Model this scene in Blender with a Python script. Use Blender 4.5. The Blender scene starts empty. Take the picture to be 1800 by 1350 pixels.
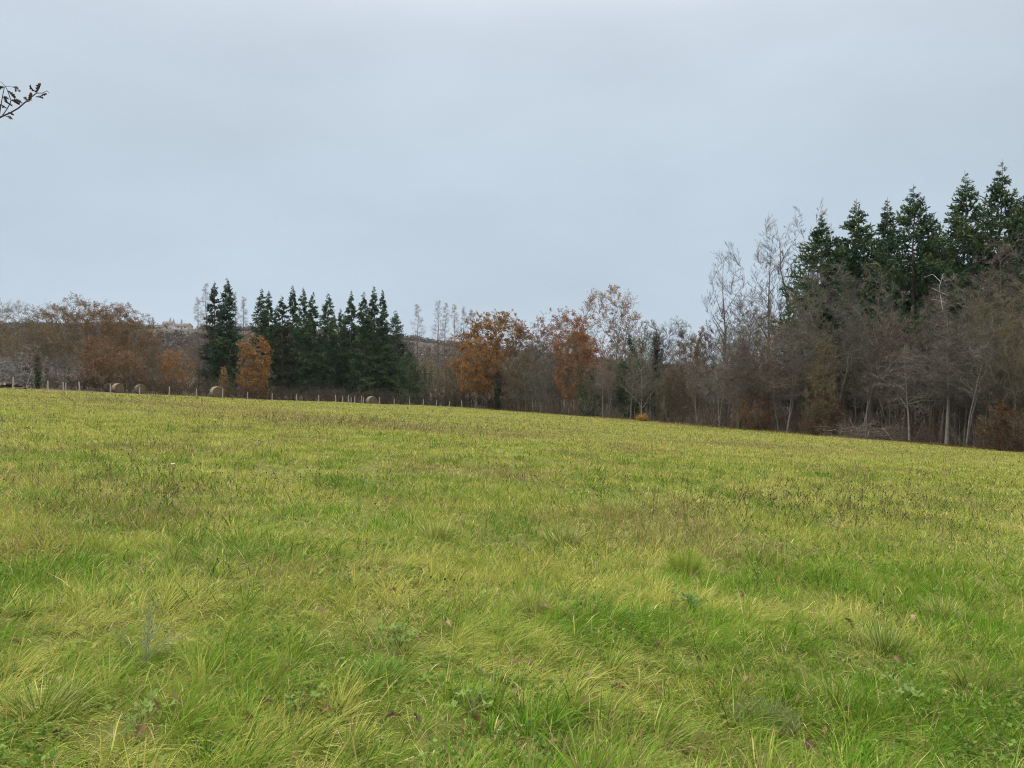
import bpy, math
import numpy as np
from mathutils import Vector

# ------------------------------------------------------------------ camera, sky, sun
SC = bpy.context.scene
COL = SC.collection
F = 1355.0                 # focal length in photograph pixels (1800 wide)
HOR = 650.0                # photograph row of the true horizon
EYE = 1.6
cam = bpy.data.cameras.new("camera"); cam_o = bpy.data.objects.new("camera", cam); COL.objects.link(cam_o)
cam.sensor_width = 36.0; cam.lens = 36.0 * F / 1800.0
cam.clip_start = 0.05; cam.clip_end = 8000
cam_o.location = (0, 0, EYE)
cam_o.rotation_euler = (math.pi / 2 - math.atan((675 - HOR) / F), 0, 0)
SC.camera = cam_o

SUN_EL, SUN_AZ = 48.0, -75.0       # degrees; azimuth from +Y (view direction), negative = left
W = bpy.data.worlds.new("World"); SC.world = W; W.use_nodes = True
nt = W.node_tree; nt.nodes.clear()
def wn(t, **k):
    n = nt.nodes.new(t)
    for a, b in k.items(): setattr(n, a, b)
    return n
out = wn('ShaderNodeOutputWorld'); bg = wn('ShaderNodeBackground'); bg.inputs[1].default_value = 0.1
sky = wn('ShaderNodeTexSky', sky_type='NISHITA', sun_disc=False)
sky.sun_elevation = math.radians(SUN_EL); sky.sun_rotation = math.radians(SUN_AZ)
tc = wn('ShaderNodeTexCoord'); sep = wn('ShaderNodeSeparateXYZ')
nt.links.new(tc.outputs['Generated'], sep.inputs[0])
ramp = wn('ShaderNodeValToRGB'); ramp.color_ramp.interpolation = 'B_SPLINE'
SKY = [(0.0, (.56, .655, .765)), (.09, (.535, .64, .745)), (.22, (.535, .635, .73)), (.36, (.595, .68, .77)), (.47, (.64, .715, .795)), (.68, (2.5, 2.55, 2.6)), (1.0, (5.0, 5.05, 5.1))]
SKYK = 5.2
els = ramp.color_ramp.elements
els[0].position = SKY[0][0]; els[1].position = SKY[-1][0]
for p, c in SKY[1:-1]: els.new(p)
for e, (p, c) in zip(sorted(els, key=lambda e: e.position), SKY): e.color = tuple(v / SKYK for v in c) + (1,)
nt.links.new(sep.outputs[2], ramp.inputs[0])
mp = wn('ShaderNodeMapping'); mp.inputs['Scale'].default_value = (1.0, 1.0, 2.6)
nt.links.new(tc.outputs['Generated'], mp.inputs[0])
no = wn('ShaderNodeTexNoise'); no.inputs['Scale'].default_value = 2.3; no.inputs['Detail'].default_value = 5; no.inputs['Roughness'].default_value = .48
nt.links.new(mp.outputs[0], no.inputs['Vector'])
mr = wn('ShaderNodeMapRange'); mr.inputs[1].default_value = .3; mr.inputs[2].default_value = .7
mr.inputs[3].default_value = 10 * SKYK * .92; mr.inputs[4].default_value = 10 * SKYK * 1.07
nt.links.new(no.outputs[0], mr.inputs[0])
vm = wn('ShaderNodeVectorMath', operation='SCALE')
nt.links.new(ramp.outputs[0], vm.inputs[0]); nt.links.new(mr.outputs[0], vm.inputs['Scale'])
mx = wn('ShaderNodeMix', data_type='RGBA'); mx.inputs['Factor'].default_value = .96
nt.links.new(sky.outputs[0], mx.inputs['A']); nt.links.new(vm.outputs[0], mx.inputs['B'])
nt.links.new(mx.outputs['Result'], bg.inputs[0]); nt.links.new(bg.outputs[0], out.inputs[0])

sl = bpy.data.lights.new("sun", 'SUN'); sl.energy = 1.4; sl.angle = math.radians(25); sl.color = (1, .97, .92)
so = bpy.data.objects.new("sun", sl); COL.objects.link(so)
az, el = math.radians(SUN_AZ), math.radians(SUN_EL)
sd = Vector((math.sin(az) * math.cos(el), math.cos(az) * math.cos(el), math.sin(el)))
so.rotation_euler = (-sd).to_track_quat('-Z', 'Y').to_euler(); so.location = (0, 0, 60)
SC.view_settings.view_transform = 'Standard'; SC.view_settings.look = 'None'
SC.view_settings.exposure = 0.0; SC.view_settings.gamma = 1
SC.cycles.use_denoising = True; SC.cycles.denoising_prefilter = 'NONE'; SC.cycles.filter_width = 1.15
SC.cycles.max_bounces = 5; SC.cycles.diffuse_bounces = 3; SC.cycles.transmission_bounces = 3
SC.cycles.transparent_max_bounces = 4

# ------------------------------------------------------------------ helpers
def vnoise(x, y, seed=0):
    xi = np.floor(x); yi = np.floor(y); fx = x - xi; fy = y - yi
    fx = fx * fx * (3 - 2 * fx); fy = fy * fy * (3 - 2 * fy)
    def h(a, b):
        v = np.sin(a * 127.1 + b * 311.7 + seed * 74.7) * 43758.5453
        return v - np.floor(v)
    return (h(xi, yi) * (1 - fx) + h(xi + 1, yi) * fx) * (1 - fy) + (h(xi, yi + 1) * (1 - fx) + h(xi + 1, yi + 1) * fx) * fy
def fbm(x, y, seed=0, o=4):
    s = 0; a = .5; t = 0
    for i in range(o):
        s = s + a * vnoise(x, y, seed + i * 13); t += a; a *= .5; x = x * 2.03 + 5.2; y = y * 2.03 + 1.7
    return s / t
def sstep(a, b, v):
    t = np.clip((v - a) / (b - a), 0, 1); return t * t * (3 - 2 * t)

FP = np.array((-34.9, 93.0)); FD = np.array((.603, .798))          # fence line
def beyond_fence(x, y): return (x - FP[0]) * -FD[1] + (y - FP[1]) * FD[0]
def beyond_wood(x, y):                                              # + = inside the wood on the right
    return ((x + 3) * 80 + (y - 135) * 39.5) / 89.2
def H(x, y):
    x = np.asarray(x, float); y = np.asarray(y, float)
    sx = x / (1 + (np.abs(x) / 170) ** 4) ** .25
    sy = y / (1 + (np.abs(y) / 260) ** 4) ** .25
    z = -.0557 * sx - .0412 * sy
    z = z - .45 * sstep(2, 14, beyond_fence(x, y)) * (1 - sstep(0, 10, beyond_wood(x, y)))
    px = 900 + F * x / np.maximum(y, 60)
    rh = np.interp(px, [-900, 0, 300, 730, 830, 1300, 2600], [52, 42, 42, 34, 29, 16, 12])
    t = sstep(230, 760, y)
    z = z + t * rh * (1 - .5 * sstep(900, 2500, y)) + t * 5 * (fbm(x / 90, y / 90, 3) - .5)
    m = 1 - sstep(40, 90, np.hypot(x, y))
    z = z + m * (.11 * (fbm(x / 2.4, y / 2.4, 5) - .5) + .07 * (fbm(x / .7, y / .7, 8, 2) - .5)) * sstep(0, 2, np.hypot(x, y)) + .25 * (fbm(x / 14, y / 14, 9, 2) - .5) * sstep(3, 20, np.hypot(x, y))
    return z
def h1(x, y): return float(H(np.array([x]), np.array([y]))[0])
def gpt(px, py):                    # field point seen at a photograph pixel
    a = (px - 900) / F
    y = EYE / ((py - HOR) / F - .0557 * a - .0412)
    return a * y, y
def at(px, y): return (px - 900) / F * y, y
def ztop(py, y): return EYE + (HOR - py) / F * y

class MB:
    def __init__(s): s.v = []; s.c = []; s.q = []; s.t = []; s.n = 0
    def add(s, v, q=None, t=None, c=(.5, .5, .5)):
        v = np.asarray(v, float).reshape(-1, 3); m = len(v)
        c = np.asarray(c, float)
        if c.ndim == 1: c = np.broadcast_to(c, (m, 3))
        s.v.append(v); s.c.append(c.reshape(-1, 3))
        if q is not None: s.q.append(np.asarray(q, np.int64).reshape(-1, 4) + s.n)
        if t is not None: s.t.append(np.asarray(t, np.int64).reshape(-1, 3) + s.n)
        s.n += m
    def mesh(s, name, mat, smooth=False):
        me = bpy.data.meshes.new(name)
        v = np.concatenate(s.v); c = np.concatenate(s.c)
        q = np.concatenate(s.q) if s.q else np.zeros((0, 4), int); t = np.concatenate(s.t) if s.t else np.zeros((0, 3), int)
        me.vertices.add(len(v)); me.vertices.foreach_set('co', v.astype(np.float32).ravel())
        nl = len(q) * 4 + len(t) * 3
        me.loops.add(nl); me.loops.foreach_set('vertex_index', np.concatenate([q.ravel(), t.ravel()]).astype(np.int32))
        me.polygons.add(len(q) + len(t))
        me.polygons.foreach_set('loop_start', np.concatenate([np.arange(len(q)) * 4, len(q) * 4 + np.arange(len(t)) * 3]).astype(np.int32))
        if smooth: me.polygons.foreach_set('use_smooth', np.ones(len(q) + len(t), bool))
        at_ = me.attributes.new('col', 'FLOAT_COLOR', 'POINT')
        at_.data.foreach_set('color', np.concatenate([c, np.ones((len(c), 1))], 1).astype(np.float32).ravel())
        me.update(); me.materials.append(mat)
        return me
    def build(s, name, mat, parent=None, smooth=False, loc=None):
        o = bpy.data.objects.new(name, s.mesh(name, mat, smooth)); COL.objects.link(o)
        if parent: o.parent = parent
        if loc is not None: o.location = loc
        return o

def tag(o, label=None, cat=None, group=None, kind=None):
    if label: o['label'] = label
    if cat: o['category'] = cat
    if group: o['group'] = group
    if kind: o['kind'] = kind
    return o
def empty(name, loc, label, cat, group=None, rz=0):
    o = bpy.data.objects.new(name, None); COL.objects.link(o); o.location = loc; o.rotation_euler = (0, 0, rz)
    o.empty_display_size = .2
    return tag(o, label, cat, group)
def copy_thing(root, loc, rz=0, sc=(1, 1, 1), label=None, group=None):
    r = root.copy(); COL.objects.link(r); r.location = loc; r.rotation_euler = (0, 0, rz); r.scale = sc
    if label: r['label'] = label
    if group: r['group'] = group
    for ch in list(root.children):
        c = ch.copy(); COL.objects.link(c); c.parent = r
        for g in list(ch.children):
            d = g.copy(); COL.objects.link(d); d.parent = c
    return r

# ------------------------------------------------------------------ materials (base colour: the 'col' attribute, varied by noise)
def mat_attr(name, rough=.8, transl=0.0, nscale=0, namt=.3, spec=.3, bump=0, bscale=60):
    m = bpy.data.materials.new(name); m.use_nodes = True; t = m.node_tree; t.nodes.clear()
    o = t.nodes.new('ShaderNodeOutputMaterial'); p = t.nodes.new('ShaderNodeBsdfPrincipled')
    a = t.nodes.new('ShaderNodeAttribute'); a.attribute_name = 'col'
    c = a.outputs['Color']
    p.inputs['Roughness'].default_value = rough; p.inputs['Specular IOR Level'].default_value = spec
    if nscale:
        g = t.nodes.new('ShaderNodeTexCoord')
        n = t.nodes.new('ShaderNodeTexNoise'); n.inputs['Scale'].default_value = nscale; n.inputs['Detail'].default_value = 5
        t.links.new(g.outputs['Object'], n.inputs['Vector'])
        r = t.nodes.new('ShaderNodeMapRange'); r.inputs[1].default_value = .3; r.inputs[2].default_value = .7
        r.inputs[3].default_value = 1 - namt; r.inputs[4].default_value = 1 + namt
        t.links.new(n.outputs[0], r.inputs[0])
        v = t.nodes.new('ShaderNodeVectorMath'); v.operation = 'SCALE'
        t.links.new(c, v.inputs[0]); t.links.new(r.outputs[0], v.inputs['Scale']); c = v.outputs[0]
        if bump:
            b = t.nodes.new('ShaderNodeBump'); b.inputs['Strength'].default_value = bump; b.inputs['Distance'].default_value = .02
            n2 = t.nodes.new('ShaderNodeTexNoise'); n2.inputs['Scale'].default_value = bscale; n2.inputs['Detail'].default_value = 4
            t.links.new(g.outputs['Object'], n2.inputs['Vector'])
            t.links.new(n2.outputs[0], b.inputs['Height']); t.links.new(b.outputs[0], p.inputs['Normal'])
    t.links.new(c, p.inputs['Base Color'])
    s = p.outputs[0]
    if transl:
        tr = t.nodes.new('ShaderNodeBsdfTranslucent'); t.links.new(c, tr.inputs[0])
        ms = t.nodes.new('ShaderNodeMixShader'); ms.inputs[0].default_value = transl
        t.links.new(s, ms.inputs[1]); t.links.new(tr.outputs[0], ms.inputs[2]); s = ms.outputs[0]
    t.links.new(s, o.inputs[0])
    return m
M_GROUND = mat_attr('soil_and_thatch', .95, 0, 6, .35, .1, .6, 14)
M_GRASS = mat_attr('grass_blade', .65, .35, 0, 0, .08)
M_LEAF = mat_attr('dead_leaf', .7, .3, 0, 0, .2)
M_NEEDLE = mat_attr('conifer_needle', .6, .15, 0, 0, .25)
M_BARK = mat_attr('bark', .9, 0, 3, .3, .15)
M_WOOD = mat_attr('weathered_wood', .85, 0, 9, .3, .2, .4, 40)
M_HAY = mat_attr('hay', .95, 0, 14, .3, .05, .8, 30)
M_WALL = mat_attr('rendered_wall', .9, 0, 2, .08, .2)
M_ROOF = mat_attr('roof_tile', .85, 0, 3, .2, .2)
M_GLASS = mat_attr('window_pane', .15, 0, 0, 0, .5)

# ------------------------------------------------------------------ vector geometry
def norm(a): return a / np.maximum(np.linalg.norm(a, axis=-1, keepdims=True), 1e-9)
def tubes(mb, P, R, sides=3, col=(.2, .2, .2), cvar=0.0, rng=None):
    """P (n,k,3) polylines, R (n,k) radii."""
    n, k, _ = P.shape
    T = np.empty_like(P); T[:, 1:-1] = P[:, 2:] - P[:, :-2]; T[:, 0] = P[:, 1] - P[:, 0]; T[:, -1] = P[:, -1] - P[:, -2]
    T = norm(T)
    ref = np.where(np.abs(T[:, :1, 2:3]) > .9, np.array([1.0, 0, 0]), np.array([0, 0, 1.0]))
    A = norm(np.cross(T, np.broadcast_to(ref, T.shape))); B = np.cross(T, A)
    th = np.arange(sides) * 2 * math.pi / sides
    ring = P[:, :, None] + R[:, :, None, None] * (A[:, :, None] * np.cos(th)[None, None, :, None] + B[:, :, None] * np.sin(th)[None, None, :, None])
    idx = np.arange(n * k * sides).reshape(n, k, sides)
    j = (np.arange(sides) + 1) % sides
    q = np.stack([idx[:, :-1, :], idx[:, :-1][:, :, j], idx[:, 1:][:, :, j], idx[:, 1:, :]], -1).reshape(-1, 4)
    c = np.asarray(col, float)
    if c.ndim == 1: c = np.broadcast_to(c, (n, 3))
    if cvar and rng is not None: c = c * rng.uniform(1 - cvar, 1 + cvar, (n, 1))
    c = np.repeat(c, k * sides, axis=0)
    mb.add(ring.reshape(-1, 3), q=q, c=c)
def grow(P, R, m, rng, t0=.2, t1=.98, ang=(35, 60), L=1.0, lenf=None, k=4, up=.12, wob=.12, rf=.55, rtip=.3, rmin=.004, flat=0.0, lr=(.65, 1.2)):
    """m children per polyline. L absolute base length (n,) or scalar; lenf(t) multiplies it."""
    n, kk, _ = P.shape
    t = (np.arange(m)[None] + rng.uniform(0, 1, (n, m))) / m * (t1 - t0) + t0
    u = t * (kk - 1); i = np.minimum(u.astype(int), kk - 2); f = (u - i)[..., None]
    r_ = np.arange(n)[:, None]
    p = P[r_, i] * (1 - f) + P[r_, i + 1] * f
    T = norm(P[r_, i + 1] - P[r_, i])
    rr = R[r_, i] * (1 - f[..., 0]) + R[r_, i + 1] * f[..., 0]
    rv = rng.normal(size=(n, m, 3)); rv[..., 2] *= (1 - flat)
    S = norm(rv - (rv * T).sum(-1, keepdims=True) * T)
    a = np.radians(rng.uniform(ang[0], ang[1], (n, m)))[..., None]
    d = T * np.cos(a) + S * np.sin(a)
    Ln = np.broadcast_to(np.asarray(L, float).reshape(-1, 1) if np.ndim(L) else L, (n, m)) * rng.uniform(lr[0], lr[1], (n, m))
    if lenf is not None: Ln = Ln * lenf(t)
    N = n * m
    p = p.reshape(N, 3); d = d.reshape(N, 3); Ln = Ln.reshape(N, 1); rr = rr.reshape(N)
    Q = np.empty((N, k, 3)); Q[:, 0] = p
    st = Ln / (k - 1)
    for s in range(1, k):
        Q[:, s] = Q[:, s - 1] + d * st
        d = d + rng.normal(size=(N, 3)) * wob; d[:, 2] += up; d = norm(d)
    r0 = np.maximum(rr * rf, rmin)
    RR = r0[:, None] * np.linspace(1, rtip, k)[None]
    return Q, np.maximum(RR, rmin * .6)
def pts_on(P, n, rng, t0=0.2):
    N, k, _ = P.shape
    w = np.linalg.norm(P[:, -1] - P[:, 0], axis=1) + 1e-6
    i = rng.choice(N, n, p=w / w.sum()); u = rng.uniform(t0, 1, n) * (k - 1); j = np.minimum(u.astype(int), k - 2); f = (u - j)[:, None]
    return P[i, j] * (1 - f) + P[i, j + 1] * f, norm(P[i, j + 1] - P[i, j])
def leaves(mb, p, size, rng, cols, ax=None, aspect=.55, droop=.3):
    """folded leaf quads at points p; cols = palette (m,3)"""
    n = len(p)
    d = rng.normal(size=(n, 3)); d[:, 2] -= droop
    if ax is not None: d = d * .6 + ax
    d = norm(d); s = norm(np.cross(d, rng.normal(size=(n, 3))))
    L = (size * rng.uniform(.6, 1.4, n))[:, None]; w = L * aspect * .5
    nrm = np.cross(d, s)
    v = np.stack([p, p + d * L * .5 + s * w + nrm * w * .4, p + d * L, p + d * L * .5 - s * w + nrm * w * .4], 1)
    cols = np.asarray(cols); c = cols[rng.integers(0, len(cols), n)] * rng.uniform(.75, 1.25, (n, 1))
    mb.add(v.reshape(-1, 3), q=np.arange(4 * n).reshape(-1, 4), c=np.repeat(c, 4, 0))

# ------------------------------------------------------------------ the ground
def ground():
    k = 420
    u = np.linspace(-1, 1, k)
    xs = 26 * np.sinh(u * math.asinh(1800 / 26))
    v = np.linspace(-.55, 1, k); ys = 26 * np.sinh(v * math.asinh(2400 / 26))
    X, Y = np.meshgrid(xs, ys); Z = H(X, Y) - .004
    wood = sstep(-.8, .8, beyond_wood(X, Y) + 1.5 * (fbm(X / 2, Y / 2, 4) - .5))
    wood = np.maximum(wood, sstep(8, 14, beyond_fence(X, Y)))
    n1 = fbm(X / 5, Y / 5, 1)[..., None]; n2 = fbm(X / 1.1, Y / 1.1, 2)[..., None]
    field = np.array([.075, .085, .016]) * (.5 + .9 * n2) + n1 * np.array([.05, .04, .012])
    litter = np.array([.11, .075, .042]) * (.6 + .8 * n2)
    hill = np.array([.060, .050, .036]) * (.5 + n1) + np.where(fbm(X / 60, Y / 60, 7)[..., None] > .8, np.array([.01, .03, .0]), 0)
    litter = litter * (1 - .5 * sstep(2, 7, beyond_wood(X, Y)))[..., None]  # floor colour darkens inward: shade under the trees put into it
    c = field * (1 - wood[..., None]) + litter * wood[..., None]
    hf = sstep(200, 330, Y)[..., None]; c = c * (1 - hf) + hill * hf
    idx = np.arange(k * k).reshape(k, k)
    q = np.stack([idx[:-1, :-1], idx[:-1, 1:], idx[1:, 1:], idx[1:, :-1]], -1)
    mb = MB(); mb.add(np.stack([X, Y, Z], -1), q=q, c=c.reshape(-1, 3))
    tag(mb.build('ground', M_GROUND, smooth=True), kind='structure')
ground()

# ------------------------------------------------------------------ grass of the field (nobody could count it)
def in_field(x, y, m=0.3): return (beyond_fence(x, y) < 9) & (beyond_wood(x, y) < m)
def grass_colors(x, y, rng, d, tuft=.5):
    n = len(x)
    a = fbm(x / .9, y / .9, 21); b = fbm(x / 7, y / 7, 22); e = fbm(x / .45, y / .45, 23, 2)
    far = sstep(6, 45, d)
    yel = np.clip(.05 + .39 * sstep(3.5, 12, d) + .44 * far + 1.5 * (a - .5) * (1 - .5 * far) + .7 * (b - .5) + rng.normal(size=n) * .22 + .5 * (tuft - .5), 0, 1)[:, None]
    g = np.array([.112, .222, .013]); yg = np.array([.43, .395, .094])
    c = g * (1 - yel) + yg * yel
    br = np.clip((fbm(x / 2.2 + 40, y / 2.2, 24) - .56) * 5, 0, 1) * .55 + .10 * far
    for bx, by, rx, ry in ((580, 737, 1.0, 1), (300, 712, 1.1, 1), (1350, 782, .7, .6), (860, 762, .9, .5)):     # patches of dead brown stalks
        qx, qy = gpt(bx, by); br = br + .75 * np.exp(-((x - qx) / (8 * rx)) ** 2 - ((y - qy) / (6 * ry)) ** 2)
    br = (rng.uniform(size=n) < br)[:, None]
    c = np.where(br, np.array([.25, .185, .075]), c)
    st = (rng.uniform(size=n) < .03 + .09 * far)[:, None]
    c = np.where(st, np.array([.55, .47, .18]), c)
    dk = (rng.uniform(size=n) < .18 * (e < .5))[:, None]
    c = np.where(dk, np.array([.05, .115, .010]), c)
    return c * rng.uniform(.75, 1.25, (n, 1))
def blades(mb, x, y, hgt, wid, lean, dirx, diry, cols, seg, rng, z=None):
    n = len(x); z = (H(x, y) - .01) if z is None else z
    d = norm(np.stack([dirx, diry], 1)); sx = -d[:, 1]; sy = d[:, 0]
    ph = rng.uniform(0, 2 * math.pi, n); sx = np.cos(ph); sy = np.sin(ph)
    t = np.linspace(0, 1, seg + 1)[None]
    L = hgt[:, None]
    th = lean[:, None] * (.45 + .75 * t)                 # bend angle from vertical grows along the blade
    dt = 1.0 / seg
    ox = np.concatenate([np.zeros((n, 1)), np.cumsum(np.sin(th[:, :-1] + th[:, 1:]) * 0 + np.sin((th[:, :-1] + th[:, 1:]) / 2) * dt, 1)], 1) * L
    oz = np.concatenate([np.zeros((n, 1)), np.cumsum(np.cos((th[:, :-1] + th[:, 1:]) / 2) * dt, 1)], 1) * L
    w = wid[:, None] * np.array([.8, 1.0, .75, .12] if seg == 3 else ([.9, .9, .12] if seg == 2 else [1.0, .25]))[None] * .5
    cx = x[:, None] + d[:, :1] * ox; cy = y[:, None] + d[:, 1:] * ox; cz = z[:, None] + oz
    l = np.stack([cx - sx[:, None] * w, cy - sy[:, None] * w, cz], -1); r = np.stack([cx + sx[:, None] * w, cy + sy[:, None] * w, cz], -1)
    v = np.stack([l, r], 2)                               # n, seg+1, 2, 3
    idx = np.arange(n * (seg + 1) * 2).reshape(n, seg + 1, 2)
    q = np.stack([idx[:, :-1, 0], idx[:, :-1, 1], idx[:, 1:, 1], idx[:, 1:, 0]], -1)
    mb.add(v.reshape(-1, 3), q=q.reshape(-1, 4), c=np.repeat(cols, (seg + 1) * 2, 0))
def hash2(a, b, k):
    v = np.sin(a * 12.9898 + b * 78.233 + k * 37.719) * 43758.5453; return v - np.floor(v)
def grass(N=2000000, d0=1.6, d1=150.0):
    rng = np.random.default_rng(7); mb = MB(); e = .38
    d = (d0 ** e + rng.uniform(size=N) * (d1 ** e - d0 ** e)) ** (1 / e)
    px = rng.uniform(-330, 2130, N); x = (px - 900) / F * d + rng.uniform(-1.5, 1.5, N); y = d
    k = in_field(x, y); x, y, d = x[k], y[k], d[k]
    # every blade belongs to a tuft and leans away from its middle
    s = np.where(d < 14, .13, .36); ci = np.floor(x / s); cj = np.floor(y / s)
    tx = (ci + .15 + .7 * hash2(ci, cj, 1)) * s; ty = (cj + .15 + .7 * hash2(ci, cj, 2)) * s; tuft = hash2(ci, cj, 3); tsz = hash2(ci, cj, 4)
    ox, oy = x - tx, y - ty; x = x - ox * .35 * tsz; y = y - oy * .35 * tsz
    clump = fbm(x / .6, y / .6, 31, 3); keep = rng.uniform(size=len(x)) < np.clip(.42 + 2.2 * (clump - .36) + .6 * tsz - .3 * (hash2(ci, cj, 6) > .86), .16, 1)
    x, y, d, ox, oy, s, tuft, tsz, clump = (q[keep] for q in (x, y, d, ox, oy, s, tuft, tsz, clump)); big = fbm(x / 3, y / 3, 32); n = len(x)
    near = 1 - sstep(7, 30, d)
    hg = (.045 + .11 * np.clip(clump - .3, 0, 1) + .05 * np.clip(big - .45, 0, 1) + .065 * tsz ** 3 + .10 * sstep(-1.6, -.2, beyond_wood(x, y))) * rng.uniform(.5, 1.4, n) * (.95 + .25 * near)
    wd = .0047 * np.maximum(1, d / 5) ** .86 * rng.uniform(.5, 1.3, n) ** 1.6
    wa = 8 * (fbm(x / 1.5, y / 1.5, 33, 2) - .5) - .1; wk = 1.1 * np.clip(fbm(x / 1.2, y / 1.2, 35, 2) - .2, 0, 1) * 1.3
    r = np.hypot(ox, oy) / s + .05
    dx = wk * np.cos(wa) + 1.6 * ox / s + rng.normal(size=n) * .55; dy = wk * np.sin(wa) + 1.6 * oy / s + rng.normal(size=n) * .55
    low_ = (1 - sstep(4.5, 9, d)) * np.clip(1.25 - x * .25, .3, 1.2); hg = hg * (1 + .45 * low_ * tsz)
    dx = dx + .7 * low_ * np.cos(wa * .6); dy = dy + .5 * low_ * np.sin(wa * .6)
    lean = np.clip(.25 + .12 * low_ + .9 * np.hypot(dx, dy) * (.45 + .5 * near) + rng.normal(size=n) * .3, .05, 1.75)
    c = grass_colors(x, y, rng, d, tuft)
    for lo, hi, sg in ((0, 9, 3), (9, 32, 2), (32, 1e9, 1)):
        i = (d >= lo) & (d < hi)
        blades(mb, x[i], y[i], hg[i], wd[i], lean[i], dx[i] + 1e-5, dy[i], c[i], sg, rng)
    # clover and small broad leaves low in the sward
    m = 60000; dd = (d0 ** .5 + rng.uniform(size=m) * (16 ** .5 - d0 ** .5)) ** 2; cx = (rng.uniform(-330, 2130, m) - 900) / F * dd; cy = dd
    kk = rng.uniform(size=m) < np.clip((fbm(cx / .8, cy / .8, 51, 3) - .56) * 5, .02, .38); cx, cy = cx[kk], cy[kk]; m = len(cx)
    p = np.stack([cx, cy, H(cx, cy) + rng.uniform(.03, .085, m)], 1)
    for q in range(3):
        aa = rng.uniform(0, 6.3, m); ax = np.stack([np.cos(aa), np.sin(aa), rng.normal(size=m) * .3 + .15], 1)
        leaves(mb, p, .024, rng, [(.10, .175, .03), (.14, .22, .04), (.17, .24, .05)], ax * 2.2, .85, 0)
    # dead thatch lying between the tufts
    m = 45000; dd = (d0 ** .5 + rng.uniform(size=m) * (20 ** .5 - d0 ** .5)) ** 2; cx = (rng.uniform(-330, 2130, m) - 900) / F * dd; cy = dd; aa = rng.uniform(0, 6.3, m)
    blades(mb, cx, cy, rng.uniform(.05, .16, m), .0034 * np.maximum(1, dd / 5) ** .8, rng.uniform(1.0, 1.7, m), np.cos(aa), np.sin(aa), np.array([(.32, .25, .10), (.2, .14, .06), (.46, .38, .18), (.13, .09, .04)])[rng.integers(0, 4, m)], 2, rng, z=H(cx, cy) + rng.uniform(0, .06, m))
    tag(mb.build('grass', M_GRASS), kind='stuff')
grass()

def seed_stalks():
    rng = np.random.default_rng(11); mb = MB()
    def stalks(x, y, d, mb):
        n = len(x); z = H(x, y)
        hgt = rng.uniform(.14, .36, n); wr = .0014 * np.maximum(1, d / 5) ** .6
        P = np.empty((n, 3, 3)); P[:, 0] = np.stack([x, y, z], 1)
        ln = rng.normal(size=(n, 2)) * .12
        P[:, 1] = P[:, 0] + np.stack([ln[:, 0] * .4, ln[:, 1] * .4, hgt * .5], 1); P[:, 2] = P[:, 0] + np.stack([ln[:, 0], ln[:, 1], hgt], 1)
        c = np.array([.10, .07, .04]) * rng.uniform(.6, 1.5, (n, 1))
        tubes(mb, P, np.repeat(wr[:, None], 3, 1), 3, c)
        hr = .0055 * np.maximum(1, d / 8) ** .55 * rng.uniform(.7, 1.3, n)
        top = np.repeat(P[:, -1][:, None], 3, 1); top[:, 0, 2] -= hr * 1.2; top[:, 2, 2] += hr * 1.4
        tubes(mb, top, np.stack([hr * .5, hr * 1.2, hr * .7], 1), 4, np.array([.05, .035, .026]) * rng.uniform(.6, 1.6, (n, 1)))
        # a side branch with its own head on half of them
        i = rng.uniform(size=n) < .55; m = i.sum()
        Q = np.empty((m, 2, 3)); Q[:, 0] = P[i, 1]; off = rng.normal(size=(m, 3)) * .05; off[:, 2] = hgt[i] * .38
        Q[:, 1] = Q[:, 0] + off
        tubes(mb, Q, np.repeat(wr[i][:, None], 2, 1), 3, c[i])
        t2 = np.repeat(Q[:, -1][:, None], 3, 1); t2[:, 0, 2] -= hr[i]; t2[:, 2, 2] += hr[i]
        tubes(mb, t2, np.stack([hr[i] * .5, hr[i], hr[i] * .6], 1), 4, (.045, .032, .024))
    N = 60000
    d = 5.5 * (95 / 5.5) ** rng.uniform(size=N)
    px = rng.uniform(-250, 2050, N); x = (px - 900) / F * d; y = d
    pz = HOR + (EYE + .0557 * x + .0412 * y) / y * F
    dens = np.clip((fbm(x / 3, y / 3, 41) - .50) * 3.0, 0, 1) * .5 * sstep(5, 14, d) + .015
    def ell(cx, cy, rx, ry): return np.exp(-(((px - cx) / rx) ** 2 + ((pz - cy) / ry) ** 2))
    dens = dens * .6 + 1.0 * ell(580, 738, 170, 8) + .55 * ell(700, 755, 260, 9) + .7 * ell(1500, 900, 260, 38) + .4 * ell(1300, 915, 120, 30) + .3 * ell(300, 870, 260, 50) + .6 * ell(280, 705, 250, 8) + .3 * ell(1350, 770, 200, 8) + .3 * ell(1000, 745, 200, 10)
    k = in_field(x, y, -1.5) & (beyond_fence(x, y) < 0) & (rng.uniform(size=N) < dens * .34)
    x, y, d = x[k], y[k], d[k]
    stalks(x, y, d, mb)
    tag(mb.build('dry_seed_heads', M_BARK), 'thin dark seed heads on dry stalks scattered through the grass', kind='stuff')
seed_stalks()

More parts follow.
